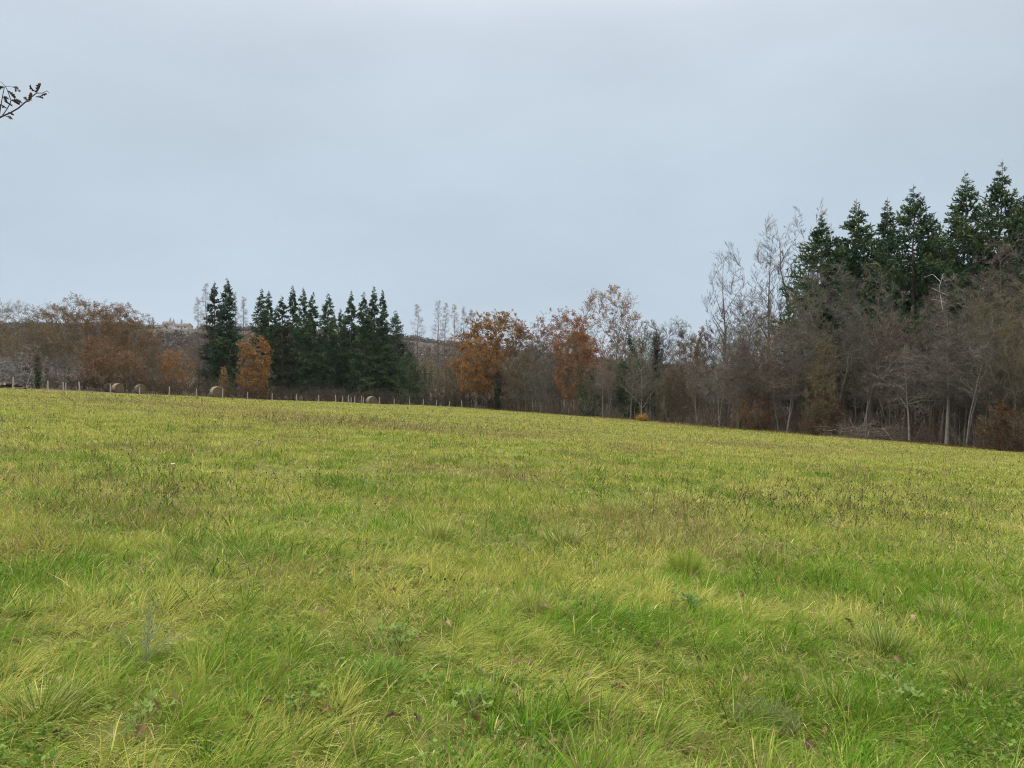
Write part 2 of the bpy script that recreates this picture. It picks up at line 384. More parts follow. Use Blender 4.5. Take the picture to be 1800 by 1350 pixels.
# ------------------------------------------------------------------ trees
GREYB = (.148, .134, .086); BROWN = (.146, .118, .07); PALE = (.275, .255, .195); OLIVE = (.138, .13, .068); REDB = (.148, .118, .074)
def profile(style, v):
    """crown radius (0..1) against height fraction v of the crown"""
    if style == 'oak': r = np.sqrt(np.clip(1 - np.abs(2 * v ** .85 - 1) ** 2.3, 0, 1))
    elif style == 'vase': r = 1.62 * (v + .06) ** .42 * np.clip(1 - v, 0, 1) ** .5
    elif style == 'feather': r = 1.2 * (v + .12) ** .2 * np.clip(1 - v, 0, 1) ** .62
    elif style == 'cone': r = np.clip(1 - v, 0, 1) ** .6 * (.6 + .4 * np.clip(v / .2, 0, 1)) * 1.1
    elif style == 'pole': r = 1.25 * (v + .15) ** .3 * np.clip(1 - v, 0, 1) ** .55
    else: r = np.sqrt(np.clip(1 - v ** 2.2, 0, 1)) * (v + .25) ** .25
    return np.minimum(r, 1)
def envelope(n, Hh, Rr, style, low, rng, ph, inner=.5):
    v = rng.uniform(0, 1, n * 8); k = rng.uniform(size=len(v)) < profile(style, v) ** 1.5 + .03; v = v[k][:n]
    while len(v) < n: v = np.concatenate([v, rng.uniform(.1, .9, n - len(v))])
    th = rng.uniform(0, 2 * math.pi, n)
    lump = np.clip((.55 if style == 'feather' else .25) + (.9 if style == 'feather' else 1.45) * fbm(np.cos(th) * 1.7 + ph + v * 1.3, np.sin(th) * 1.7 + v * 2.9, 61, 2), .4, 1.35)
    r = Rr * profile(style, v) * lump * np.maximum(rng.uniform(0, 1, n), rng.uniform(0, 1, n)) ** inner
    z = (low + (1 - low) * v) * Hh * (1 + .06 * (lump - 1))
    return np.stack([r * np.cos(th), r * np.sin(th), z], 1)
def connect(T, P, R, rng, asc, rf, rmin, k=6, tang=.35, wob=.05, smin=0.0, cv=.09):
    """run one curved branch to each target T from the best point of the polylines P"""
    n0, kk, _ = P.shape; m = 3; us = np.linspace(smin, 1, (kk - 1) * m)[None] * (kk - 1); us = np.repeat(us, n0, 0)
    i = np.minimum(us.astype(int), kk - 2); f = (us - i); ii = np.arange(n0)[:, None]
    q = (P[ii, i] * (1 - f[..., None]) + P[ii, i + 1] * f[..., None]).reshape(-1, 3)
    tg = norm(P[ii, i + 1] - P[ii, i]).reshape(-1, 3); rr = (R[ii, i] * (1 - f) + R[ii, i + 1] * f).ravel()
    d = T[:, None] - q[None]; hd = np.hypot(d[..., 0], d[..., 1]); L = np.sqrt((d ** 2).sum(-1))
    cost = L + 1.6 * np.maximum(0, asc * hd - d[..., 2]) + .25 * np.maximum(0, d[..., 2] - 3.5 * asc * hd - .3)
    j = np.argmin(cost, 1); a = q[j]; L = L[np.arange(len(T)), j][:, None]
    c = a + tg[j] * L * tang + np.stack([(T - a)[:, 0] * .3, (T - a)[:, 1] * .3, L[:, 0] * .05], 1) + rng.normal(size=T.shape) * L * cv
    t = np.linspace(0, 1, k)[None, :, None]
    Q = a[:, None] * (1 - t) ** 2 + 2 * c[:, None] * t * (1 - t) + T[:, None] * t ** 2
    Q[:, 1:] += np.cumsum(rng.normal(size=(len(T), k - 1, 3)), 1) * (L[:, :, None] * wob * .5)
    r0 = np.clip(rr[j] * rf, rmin, .016 + .024 * L[:, 0])
    return Q, np.maximum(r0[:, None] * np.linspace(1, .3, k)[None], rmin * .6)
def skeleton(Hh, Rr, rng, style='oak', stems=1, low=.25, dens=1.0, fine=True, twr=.006, tr=None):
    tr = tr or .0115 * Hh; k = 10; ph = rng.uniform(0, 50)
    P = np.zeros((stems, k, 3)); t = np.linspace(0, 1, k); fork = style == 'oak'
    for s in range(stems):
        w = Rr * (.12 if stems == 1 else .5); lx, ly = rng.normal(size=2) * w
        P[s, :, 0] = lx * t ** 1.2 + np.cumsum(rng.normal(size=k)) * .008 * Hh * t; P[s, :, 1] = ly * t ** 1.2 + np.cumsum(rng.normal(size=k)) * .008 * Hh * t
        P[s, :, 2] = Hh * (.66 if fork else .92) * t * (1 if s == 0 else rng.uniform(.78, 1.0))
    R = tr / stems ** .5 * (np.linspace(1, .25 if fork else .04, k)[None] ** (1.0 if fork else 1.2)) * np.ones((stems, 1)); R[:, 0] *= 1.35
    asc = {'cone': .12, 'oak': .45, 'vase': 1.3, 'feather': 1.5, 'pole': .45, 'arch': .12}[style]
    n1, n2, n3, n4 = {'cone': (26, 80, 400, 5), 'oak': (12, 70, 430, 7), 'vase': (17, 75, 430, 6), 'feather': (16, 60, 300, 5), 'pole': (24, 75, 380, 6), 'arch': (17, 70, 400, 6)}[style]
    low1 = low; q_ = {'cone': .8, 'feather': .15, 'vase': .6, 'oak': 1, 'pole': .8, 'arch': .9}[style]
    A, AR = connect(envelope(int(n1 * dens ** .5) + 2, Hh, Rr * .8, style, low1, rng, ph, .35), P, R, rng, asc, .6, .012, 9, .3, .07 * q_, max(.15, low * .7), .09 * q_)
    B, BR = connect(envelope(int(n2 * dens), Hh, Rr * .92, style, low, rng, ph, .45), np.concatenate([A]), AR, rng, asc * .8, .6, .01, 7, .35, .08 * q_, .15, .09 * q_)
    C, CR = connect(envelope(int(n3 * dens), Hh, Rr * .97, style, low, rng, ph, .55), B, BR, rng, asc * .6, .6, twr * 2.0, 5, .35, .05 * q_, .1, .09 * q_)
    lc = np.linalg.norm(C[:, -1] - C[:, 0], axis=1)
    X = np.concatenate([C]); up = {'cone': .02, 'oak': .04, 'vase': .10, 'feather': .14, 'pole': .05, 'arch': .03}[style]
    ag = {'feather': (10, 28), 'vase': (18, 42)}.get(style, (25, 62))
    D, DR = grow(X, CR, n4, rng, .15, 1, ag, np.clip(lc * .5, .3, .06 * Hh + .3), lambda t: 1.2 - .45 * t, 4, up, .055, .6, .45, twr)
    lv = [(P, R), (A, AR), (B, BR), (C, CR), (D, DR)]
    if fine:
        ld = np.linalg.norm(D[:, -1] - D[:, 0], axis=1)
        E, ER = grow(D, DR, 3, rng, .25, .95, ag, np.maximum(ld * .5, .2), None, 3, up, .05, .7, .5, twr * .85); lv.append((E, ER))
    z = lv[-1][0][..., 2].max(); q = np.array([1, 1, Hh / z])
    return [(p * q, r) for p, r in lv]
def tree_obj(name, loc, label, cat, group, lv, bark, twig, leafpal=None, nleaf=0, lsize=.16, ivy=0, rng=None, leafy=None, extra=None, clumped=True, crown=True):
    root = empty(name, loc, label, cat, group)
    tb = MB()
    tubes(tb, *lv[0], 8, bark)
    tubes(tb, *lv[1], 5, (np.array(bark) * .65 + np.array(twig) * .35), .25, rng)
    tb.build('trunk', M_BARK, root, True)
    cb = MB()
    for i, (P, R) in enumerate(lv[2:]):
        tubes(cb, P, R, 3, np.array(twig) * (1.3, 1.15, .95, .9)[min(i, 3)], .35, rng)
    cb.build('branches', M_BARK, root)
    if nleaf:
        lb = MB(); last = lv[-1][0]
        p, ax = pts_on(last, nleaf, rng, .1)
        if leafy is not None:
            hh = lv[0][0][..., 2].max()
            k = leafy(p, hh, rng); p, ax = p[k], ax[k]
        if clumped:
            kk = fbm(p[:, 0] * .8 + p[:, 2] * .35, p[:, 1] * .8 + p[:, 2] * .6, int(rng.integers(99)), 3)
            k = rng.uniform(size=len(p)) < np.clip((kk - .34) * 5, .12, 1); p, ax = p[k], ax[k]
        leaves(lb, p + rng.normal(size=p.shape) * .06, lsize, rng, leafpal, ax)
        lb.build('leaves', M_LEAF, root)
    if ivy:
        ib = MB(); p, ax = pts_on(lv[0][0], ivy, rng, 0.02)
        k = (p[:, 2] < lv[0][0][..., 2].max() * .92) & (rng.uniform(size=len(p)) < np.clip((fbm(p[:, 2] * .9, p[:, 0] * .5, int(rng.integers(99))) - .25) * 3, .1, 1))
        p = p[k]; leaves(ib, p + rng.normal(size=p.shape) * np.array([1, 1, .8]) * (.06 + .26 * fbm(p[:, 2] * .7, p[:, 2] * 0 + 3.3, int(rng.integers(99)), 2))[:, None], .17, rng, [(.026, .062, .017), (.042, .09, .024), (.018, .042, .013)], None, .8)
        ib.build('ivy', M_LEAF, root)
    return root
GOLD = [(.34, .16, .035), (.27, .12, .028), (.40, .21, .05), (.20, .095, .03)]
RUST = [(.32, .13, .045), (.25, .095, .035), (.38, .17, .06), (.17, .075, .03)]
RED = [(.22, .085, .05), (.17, .065, .04), (.28, .115, .06)]
BRN = [(.20, .115, .06), (.15, .085, .045), (.25, .145, .07)]
PINK = [(.34, .17, .09), (.26, .12, .06), (.40, .22, .12)]
NSEED = [100]
def decid(px, dep, top, wpx, label, style='oak', bark=GREYB, twig=GREYB, pal=None, nleaf=0, lsize=.16, name='bare_tree', cat='tree', group=None, **k):
    NSEED[0] += 1; rng = np.random.default_rng(NSEED[0])
    x, y = at(px, dep); z = h1(x, y) - .05
    hh = ztop(top, dep) - z; rr = wpx / 2 / F * dep
    tk = {a: k.pop(a) for a in ('ivy', 'leafy', 'clumped') if a in k}
    k.setdefault('twr', .0075 * max(1, dep / 75))
    lv = skeleton(hh, rr, rng, style, **k)
    return tree_obj(name, (x, y, z), label, cat, group, lv, bark, twig, pal, nleaf, lsize, rng=rng, **tk)

def conifer(px, dep, top, wpx, label, kind='spruce', seed=0, pal=None, group=None, name=None, bare=0.0, dens=1.0, loc=None, hh=None, rr=None, low=.05):
    NSEED[0] += 1; rng = np.random.default_rng(NSEED[0])
    if loc is None:
        x, y = at(px, dep); z = h1(x, y) - .05; hh = ztop(top, dep) - z; rr = wpx / 2 / F * dep; loc = (x, y, z)
    root = empty(name or {'spruce': 'spruce_tree', 'fir': 'fir_tree', 'larch': 'larch_tree'}[kind], loc, label, 'tree', group)
    k = 9; t = np.linspace(0, 1, k)
    P = np.zeros((1, k, 3)); P[0, :, 2] = hh * t; P[0, 1:-1, :2] = rng.normal(size=(k - 2, 2)) * .004 * hh
    R = (.011 * hh * np.linspace(1, .05, k))[None]
    tb = MB(); tubes(tb, P, R, 7, (.10, .08, .065) if kind != 'larch' else (.15, .11, .09))
    tb.build('trunk', M_BARK, root, True)
    if kind == 'larch':
        n = int(85 * dens)
        A, AR = grow(P, R, n, rng, .22, .995, (70, 100), rr * 1.5, lambda t: np.clip(1.25 - 1.15 * t, .08, 1) * np.clip(.4 + t * 1.6, 0, 1), 5, .10, .09, .3, .3, .014)
        lb = np.linalg.norm(A[:, -1] - A[:, 0], axis=1)
        B, BR = grow(A, AR, 9, rng, .15, 1, (35, 70), np.maximum(lb * .4, .3), None, 3, -.02, .14, .6, .4, .010)
        C, CR = grow(B, BR, 3, rng, .2, 1, (30, 70), .32, None, 3, -.02, .14, .7, .5, .008)
        cb = MB(); tubes(cb, A, AR, 4, (.18, .14, .115), .3, rng); tubes(cb, B, BR, 3, (.19, .145, .12), .3, rng); tubes(cb, C, CR, 3, (.2, .15, .125), .3, rng)
        cb.build('branches', M_BARK, root)
        return root
    spruce = kind == 'spruce'
    n = int((200 if spruce else 160) * dens)
    prof = (lambda t: np.clip((1 - t) ** .8 * 1.12 + .012, .03, 1.0)) if spruce else (lambda t: np.clip(.60 * ((1 - t) / .28) ** 1.05 + .015, .02, 1.0))
    A, AR = grow(P, R, n, rng, low, .985, (62, 95) if spruce else (62, 92), rr * 1.05, lambda t: prof(t), 6, -.03 if spruce else .04, .10, .25, .3, .012, lr=(.78, 1.14))
    # irregular: some branches lost, some long
    keep = rng.uniform(size=len(A)) > bare
    A, AR = A[keep], AR[keep]
    la = np.linalg.norm(A[:, -1] - A[:, 0], axis=1)
    B, BR = grow(A, AR, 15, rng, .12, 1, (30, 75), np.maximum(la * .34, .12), lambda t: 1.15 - .6 * t, 4, -.10 if spruce else .03, .12, .6, .4, .009, flat=.5)
    cb = MB(); tubes(cb, A, AR, 3, (.085, .065, .05)); cb.build('branches', M_BARK, root)
    # needle sprays: narrow tapering leaflets along every side shoot
    nb = MB()
    pal = np.array(pal or [(.022, .054, .020), (.034, .073, .024), (.054, .095, .028), (.082, .112, .036)])
    m = int((46000 if spruce else 62000) * dens)
    p, ax = pts_on(B, m, rng, .0)
    if spruce: ax = ax + np.array([0, 0, -.45])
    else: ax = ax + np.array([0, 0, .15])
    kk = fbm(p[:, 0] * .7 + p[:, 2] * .8, p[:, 1] * .7, seed + 5, 3)
    c = pal[np.clip((kk * 8 - 2.2 + rng.normal(size=m) * .6).astype(int), 0, len(pal) - 1)] * rng.uniform(.7, 1.3, (m, 1))
    d = norm(ax + rng.normal(size=(m, 3)) * .35); s = norm(np.cross(d, rng.normal(size=(m, 3))))
    L = (.25 if spruce else .23) * rng.uniform(.5, 1.3, m)[:, None] * np.clip(hh / 18, .6, 1.2) * np.clip((1.02 - p[:, 2:] / hh) / .12, .4, 1); w = L * (.16 if spruce else .18)
    v = np.stack([p - d * L * .2, p + d * L * .35 + s * w, p + d * L, p + d * L * .35 - s * w], 1)
    nb.add(v.reshape(-1, 3), q=np.arange(4 * m).reshape(-1, 4), c=np.repeat(c, 4, 0))
    nb.build('needles', M_NEEDLE, root)
    return root

# ---- left belt behind the fence: brown oaks
G_L = 'brown oaks beyond the fence'
decid(30, 128, 524, 130, 'thin-leaved brown oak behind the log pile at the edge of the picture', bark=GREYB, twig=BROWN, pal=BRN, nleaf=5850, name='oak_tree', group=G_L)
decid(-60, 135, 530, 130, 'brown oak beyond the log pile cut by the picture edge', bark=GREYB, twig=BROWN, pal=BRN, nleaf=13000, name='oak_tree', group=G_L)
decid(100, 135, 533, 100, 'lower brown oak between the log pile and the tallest oak', bark=GREYB, twig=BROWN, pal=BRN, nleaf=4680, name='oak_tree', group=G_L)
decid(148, 130, 515, 130, 'tallest brown oak of the belt beyond the fence, with a forked dark trunk', bark=(.09, .075, .06), twig=BROWN, pal=BRN, nleaf=25350, name='oak_tree', group=G_L)
decid(200, 127, 528, 110, 'broad reddish brown oak behind the pair of bales', bark=GREYB, twig=REDB, pal=BRN + BRN + RUST[:1], nleaf=23400, name='oak_tree', group=G_L)
decid(238, 133, 550, 90, 'brown oak whose crown slopes down to the distant houses', bark=GREYB, twig=BROWN, pal=BRN, nleaf=13000, name='oak_tree', group=G_L)
decid(175, 119, 588, 80, 'rust-coloured young oak in front of the tallest oak', bark=GREYB, twig=REDB, pal=BRN + BRN + RUST[:1], nleaf=19500, name='oak_tree', fine=False, low=.08)
decid(45, 114, 610, 85, 'pale grey bare tree with twisted twigs near the log pile', 'arch', PALE, (.20, .195, .18), fine=False, low=.1, stems=2, dens=.55)
decid(5, 112, 625, 75, 'pale grey bushy bare tree right over the log pile', 'arch', PALE, (.21, .205, .185), fine=False, low=.08, stems=3, dens=.55)
decid(108, 114, 612, 70, 'grey bare tree beside the ivy-clad trunk', 'vase', GREYB, (.14, .13, .12), fine=False, low=.12, stems=2, dens=.55)
decid(66, 112, 610, 22, 'slender trunk thickly clad in ivy beyond the fence', 'pole', GREYB, GREYB, ivy=1500, name='ivy_clad_tree', fine=False, low=.4)
decid(228, 118, 615, 75, 'small reddish tree behind the single bale by the post', bark=GREYB, twig=REDB, pal=BRN, nleaf=13000, name='oak_tree', fine=False, low=.08)
decid(265, 150, 590, 60, 'dark bare tree with crooked limbs left of the small orange tree', 'oak', (.06, .05, .045), BROWN, low=.3)
decid(305, 126, 608, 68, 'small orange-leaved tree between the single bale and the largest bale', 'arch', bark=GREYB, twig=BROWN, pal=GOLD + RUST, nleaf=15300, name='young_oak', fine=False, low=.05)
decid(330, 155, 605, 70, 'dull brown bare tree behind the small orange tree', 'vase', REDB, REDB, fine=True, low=.1, stems=2)
decid(280, 165, 612, 80, 'dull brown bare tree below the distant houses', 'vase', REDB, REDB, fine=True, low=.1, stems=2)
decid(240, 160, 600, 80, 'grey-brown bare tree in the hollow below the far hill', 'vase', REDB, REDB, fine=True, low=.1, stems=2)
decid(392, 124, 643, 30, 'little golden sapling at the foot of the tall spruce pair', 'cone', bark=GREYB, twig=BROWN, pal=GOLD, nleaf=1500, lsize=.2, name='young_oak', fine=False, low=.05)
decid(447, 128, 586, 66, 'golden orange tree between the spruce pair and the spruce row', 'arch', bark=GREYB, twig=BROWN, pal=GOLD, nleaf=20400, lsize=.2, name='young_oak', low=.03, dens=.8)
# ---- conifers of the middle
conifer(349, 140, 524, 34, 'bare larch, outermost of the tall group behind the largest bale', 'larch')
conifer(363, 142, 499, 30, 'tall bare larch touching the browning spruce', 'larch')
conifer(378, 138, 493, 62, 'browning thin spruce beside the tallest spruce', 'spruce', 1, pal=[(.05, .055, .028), (.035, .055, .024), (.07, .065, .03), (.025, .04, .02)], bare=.3)
conifer(400, 138, 487, 72, 'tallest dark spruce, standing behind the largest bale', 'spruce', 2, dens=1.15)
conifer(415, 144, 514, 28, 'bare larch close behind the tallest spruce', 'larch')
conifer(430, 144, 522, 24, 'bare larch standing alone in the gap before the spruce row', 'larch')
G_S = 'dark spruces in the row'
sp = [(460, 505, 44, 'first spruce of the dark row, beside the golden orange tree'), (473, 509, 38, 'second spruce of the row, close against the first'),
      (496, 517, 38, 'thin half-brown spruce third in the dark row'), (515, 500, 38, 'fourth spruce of the row, with a needle-thin top'),
      (534, 503, 40, 'fifth spruce of the row, bushy to the top'), (551, 511, 34, 'slim spruce just before the dip in the dark row'),
      (577, 513, 46, 'broad spruce standing alone between two dips of the row'), (599, 540, 34, 'shorter thin spruce in the dip of the dark row'),
      (619, 509, 40, 'spruce standing right after the dip of the row'), (640, 511, 40, 'dense spruce with its top between two pointed neighbours'),
      (658, 501, 38, 'highest spruce of the far half of the row'), (673, 508, 30, 'narrow spruce next to the highest of the far half'),
      (695, 544, 52, 'short broad spruce that ends the dark row'), (720, 610, 50, 'lowest spruce beside the bare larches')]
for i, (px, top, w, lab) in enumerate(sp):
    conifer(px, 138 + (i * 5) % 9, top, w * 1.5, lab, 'spruce', i + 10, group=G_S, bare=.12 if i != 2 else .3, dens=1.0, pal=[(.05, .055, .024), (.04, .06, .022), (.075, .07, .03), (.03, .05, .02)] if i == 2 else None)
for i, (px, dep, top) in enumerate([(487, 158, 535), (545, 157, 540), (606, 158, 550), (645, 159, 540), (586, 155, 545), (680, 154, 560)]):
    conifer(px, dep, top, 44, ['spruce filling the row behind the half-brown one', 'spruce hidden behind the slim one', 'spruce behind the shorter thin one', 'spruce hidden behind the dense one', 'spruce behind the broad one', 'spruce behind the narrow one'][i], 'spruce', i + 30, group=G_S, dens=.8)
G_LA = 'bare larches after the spruce row'
for i, (px, top, w, lab) in enumerate([(735, 535, 46, 'bare larch nearest the spruce row, standing apart'), (770, 529, 42, 'taller of the two bare larches that stand close together'),
      (783, 533, 30, 'thinner of the two bare larches that stand close together'), (799, 535, 34, 'middle bare larch before the golden oak'), (816, 541, 30, 'second last bare larch before the golden oak'), (827, 545, 28, 'last bare larch, its side touching the golden oak')]):
    conifer(px, 146 + (i * 3) % 7, top, w, lab, 'larch', group=G_LA)
decid(750, 142, 628, 70, 'brown shrubby tree at the foot of the first larch', 'vase', OLIVE, OLIVE, pal=BRN, nleaf=4250, fine=False, low=.05, stems=2, ivy=1500)
decid(800, 141, 625, 80, 'brown shrubby tree at the foot of the middle larches', 'vase', OLIVE, OLIVE, pal=BRN, nleaf=5950, fine=False, low=.05, stems=2, ivy=900)
# ---- wood edge, from the fence end to the right
decid(872, 137, 540, 140, 'golden brown oak with a full round crown at the fence end', bark=(.07, .06, .05), twig=BROWN, pal=GOLD + BRN, nleaf=85000, lsize=.22, name='oak_tree', low=.16)
decid(838, 131, 590, 62, 'low golden oak bough tree hanging over the fence end', bark=GREYB, twig=BROWN, pal=GOLD, nleaf=18700, lsize=.2, name='oak_tree', fine=False, low=.2)
decid(876, 130, 640, 20, 'dark ivy-clad trunk standing where the fence ends', 'pole', (.06, .05, .045), GREYB, ivy=2200, name='ivy_clad_tree', fine=False, low=.5)
decid(985, 136, 538, 95, 'dark red oak standing behind the grey bare thicket', bark=GREYB, twig=REDB, pal=RED + RUST, nleaf=32000, lsize=.18, name='oak_tree', low=.12)
decid(925, 124, 585, 80, 'grey-olive bare tree in front of the golden oak crown', 'vase', OLIVE, (.12, .108, .08), low=.12, stems=2)
decid(965, 118, 590, 80, 'grey-olive bare tree below the dark red oak', 'vase', GREYB, (.12, .108, .085), low=.12, stems=3)
decid(905, 127, 630, 60, 'small brown bare tree next to the ivy-clad trunk', 'arch', BROWN, BROWN, low=.1, stems=2)
decid(1000, 128, 575, 70, 'grey bare tree pressed behind the rust oak', 'vase', GREYB, (.12, .108, .09), low=.15)
decid(1017, 113, 553, 78, 'rust orange oak with leaves hanging low over the wood edge', bark=GREYB, twig=BROWN, pal=RUST + [(.3, .13, .04)], nleaf=27200, lsize=.17, name='oak_tree', low=.12)
decid(1075, 119, 500, 108, 'tall thin oak with sparse pinkish brown leaves and twin stems', 'vase', (.11, .085, .07), REDB, pal=PINK, nleaf=13000, lsize=.18, name='oak_tree', stems=2, low=.3)
decid(1143, 106, 560, 66, 'tree wrapped in ivy to its forked top', 'vase', GREYB, GREYB, ivy=9000, name='ivy_clad_tree', stems=2, low=.35, dens=1.4)
decid(1108, 103, 628, 60, 'dark green holly bush behind the pale forked tree', 'oak', GREYB, GREYB, pal=[(.02, .05, .017), (.03, .065, .02), (.014, .035, .013)], nleaf=9000, lsize=.2, name='holly_tree', cat='bush', low=.05, fine=False, clumped=True)
decid(1168, 97, 675, 46, 'small holly bush low on the wood edge', 'oak', GREYB, GREYB, pal=[(.02, .055, .017), (.035, .075, .022), (.014, .035, .013)], nleaf=4500, lsize=.17, name='holly_tree', cat='bush', low=.05, fine=False)
decid(1128, 98, 604, 84, 'pale forked bare tree above the little yellow bush', 'vase', PALE, (.13, .115, .085), low=.25, dens=.55)
decid(1100, 112, 570, 70, 'thin bare tree between the twin-stemmed oak and the ivy tree', 'vase', GREYB, REDB, low=.2, dens=1.4)
decid(1040, 108, 640, 50, 'ivy-dark bush under the twin-stemmed oak', 'arch', GREYB, GREYB, pal=[(.02, .045, .016), (.03, .06, .02)], nleaf=5950, lsize=.18, name='holly_tree', cat='bush', low=.05, fine=False)
decid(1190, 104, 553, 80, 'bare tree with upright twigs behind the ivy tree', 'vase', GREYB, (.125, .10, .085), low=.25, stems=2, dens=1.4)
decid(1215, 93, 585, 90, 'brown round bare tree next to the low holly bush', 'arch', BROWN, (.125, .09, .065), low=.12, stems=2, pal=RUST, nleaf=700, dens=1.4)
decid(1235, 100, 572, 44, 'bare tree with a small red-leaved top', 'vase', BROWN, REDB, pal=RED, nleaf=2500, low=.2, leafy=lambda p, h, r: p[:, 2] > h * .65, dens=1.4)
decid(1265, 86, 625, 95, 'grey bare tree with long level boughs and twin pale stems', 'arch', PALE, (.17, .15, .125), stems=2, low=.35, dens=.6)
decid(1180, 94, 640, 60, 'slanting thin bare tree by the low holly bush', 'arch', GREYB, BROWN, stems=3, low=.15, dens=1.4)
decid(1275, 98, 424, 126, 'tall feathery bare tree, the first to rise above the wood', 'feather', (0.108, 0.094, 0.083), (0.104, 0.083, 0.072), low=.3)
decid(1312, 92, 500, 100, 'dense brown bare tree below the feathery ones', 'vase', BROWN, (.135, .10, .075), low=0.33, stems=2, dens=1.4)
decid(1352, 92, 369, 105, 'feathery bare tree with a pale stem, second to rise above the wood', 'feather', (0.137, 0.119, 0.104), (0.115, 0.094, 0.083), low=.35)
decid(1396, 92, 362, 80, 'feathery bare tree between the pale-stemmed one and the firs', 'feather', (0.115, 0.101, 0.086), (0.108, 0.086, 0.076), low=.4)
decid(1442, 94, 347, 69, 'thin feathery bare tree showing behind the first fir', 'feather', (0.115, 0.101, 0.086), (0.108, 0.086, 0.076), low=.4)
decid(1300, 80, 590, 100, 'grey bare tree low on the edge with a level crown', 'arch', GREYB, (.145, .12, .095), stems=2, low=0.33, dens=1.4)
decid(1345, 79, 535, 100, 'brown bare tree with a pointed olive top', 'oak', OLIVE, (.13, .105, .075), low=0.25, pal=RUST + BRN, nleaf=900, dens=1.4)
decid(1385, 75, 560, 110, 'grey bare tree with stout forking limbs at mid edge', 'oak', (.15, .135, .115), (.135, .115, .095), low=0.33, stems=2, pal=RUST, nleaf=500)
decid(1420, 80, 480, 90, 'olive bare tree leaning on the first fir', 'vase', OLIVE, OLIVE, low=0.28)
# firs
G_F = 'dark firs rising over the wood'
for i, (px, dep, top, w, lab) in enumerate([(1442, 84, 374, 84, 'first and lowest dark fir, beside the feathery bare trees'), (1503, 83, 350, 86, 'second dark fir with a ragged rounded top'),
      (1557, 86, 348, 70, 'slim fir between the second and the broad one'), (1602, 80, 324, 96, 'broad green fir with a sharp top in the middle of the firs'),
      (1645, 88, 385, 80, 'lower fir filling the notch of the fir skyline'), (1692, 80, 300, 90, 'tall dark fir just before the highest'), (1757, 77, 282, 100, 'highest fir of the wood'),
      (1812, 75, 320, 110, 'fir at the picture edge, cut by it'), (1475, 92, 420, 80, 'fir filling the gap behind the first two'), (1880, 76, 300, 110, 'fir beyond the picture edge')]):
    conifer(px, dep, top, w * 1.85, lab, 'fir', i + 50, group=G_F, low=.12, dens=1.45, pal=[(.028, .064, .026), (.042, .086, .032), (.064, .112, .037), (.10, .14, .046)])
# right front bare trees
decid(1465, 71, 450, 150, 'wide grey bare tree spreading in front of the first firs', 'oak', (.13, .115, .095), (.125, .11, .09), low=0.35, stems=2, dens=1.2)
decid(1530, 70, 455, 120, 'grey bare tree with a fan of branches under the second fir', 'vase', (.125, .11, .09), (.12, .105, .08), low=0.33, dens=1.1)
decid(1450, 69, 585, 70, 'bare tree with a tuft of orange leaves on its stem', 'pole', BROWN, BROWN, pal=[(.36, .17, .05), (.3, .12, .035)], nleaf=450, lsize=.14, low=0.23, stems=2)
decid(1565, 67, 540, 110, 'reddish brown bare tree with steep fine twigs', 'vase', REDB, (.135, .10, .08), low=0.28, stems=3)
decid(1600, 63.5, 600, 120, 'straight pale trunk with level boughs near the brush pile', 'arch', (.26, .24, .21), (.16, .14, .115), low=.35, dens=.6)
decid(1640, 66, 500, 90, 'brown bare tree behind the pale trunks', 'vase', BROWN, (.125, .10, .08), low=0.33, stems=2)
white_tree = decid(1666, 60.5, 478, 110, 'slim grey tree with broken white limbs high in its crown', 'pole', (.17, .155, .13), (.15, .13, .105), low=.3, stems=1)
def broken_limbs():
    b = np.array(white_tree.location)
    for pts, r in (([(1656, 545), (1652, 505), (1654, 482)], .04), ([(1651, 495), (1641, 482), (1632, 484), (1622, 488)], .03), ([(1665, 520), (1652, 512), (1634, 507)], .035), ([(1660, 532), (1645, 526), (1633, 527)], .025), ([(1683, 533), (1690, 537), (1698, 541)], .02)):
        w = np.array([[(px - 900) / F * 60.5 - b[0], .25 * math.sin(i * 2.0), EYE + (HOR - py) / F * 60.5 - b[2]] for i, (px, py) in enumerate(pts)])[None]
        m = MB(); tubes(m, w, np.linspace(r * .75, r * .35, len(pts))[None], 6, (.5, .47, .41)); m.build('broken_limb', M_WOOD, white_tree, True)
broken_limbs()
decid(1700, 59.5, 560, 110, 'twisting pale tree with two bent trunks', 'oak', (.24, .225, .195), (.16, .14, .115), low=.35, stems=2)
decid(1760, 64, 405, 130, 'tall reddish bare tree in front of the highest fir', 'vase', REDB, (.13, .098, .082), low=0.33, stems=2, dens=1.1)
decid(1790, 58, 478, 190, 'olive brown rounded bare tree at the picture edge', 'vase', OLIVE, (.14, .118, .078), low=0.28, stems=3, dens=1.3)
decid(1730, 62, 530, 90, 'olive bare tree with a mossy top beside the white limbs', 'pole', OLIVE, (.13, .12, .06), pal=[(.10, .12, .03), (.14, .14, .04)], nleaf=1600, lsize=.13, low=0.33)
decid(1860, 54, 470, 170, 'bare tree beyond the picture edge', 'vase', BROWN, BROWN, low=0.28, stems=2)
decid(1930, 50, 450, 200, 'second bare tree beyond the picture edge', 'vase', BROWN, BROWN, low=0.28, stems=2)
decid(1770, 55.5, 705, 90, 'rust-leaved low bush at the foot of the olive brown tree', 'vase', BROWN, REDB, pal=[(.13, .06, .028), (.10, .048, .024)], nleaf=7000, lsize=.12, name='leafy_bush', cat='bush', low=.03, stems=4, dens=.5)
decid(1450, 70, 690, 80, 'rust-leaved low bush under the wide grey bare tree', 'vase', BROWN, REDB, pal=[(.15, .06, .025), (.11, .045, .02)], nleaf=6000, lsize=.12, name='leafy_bush', cat='bush', low=.03, stems=4, dens=.5)
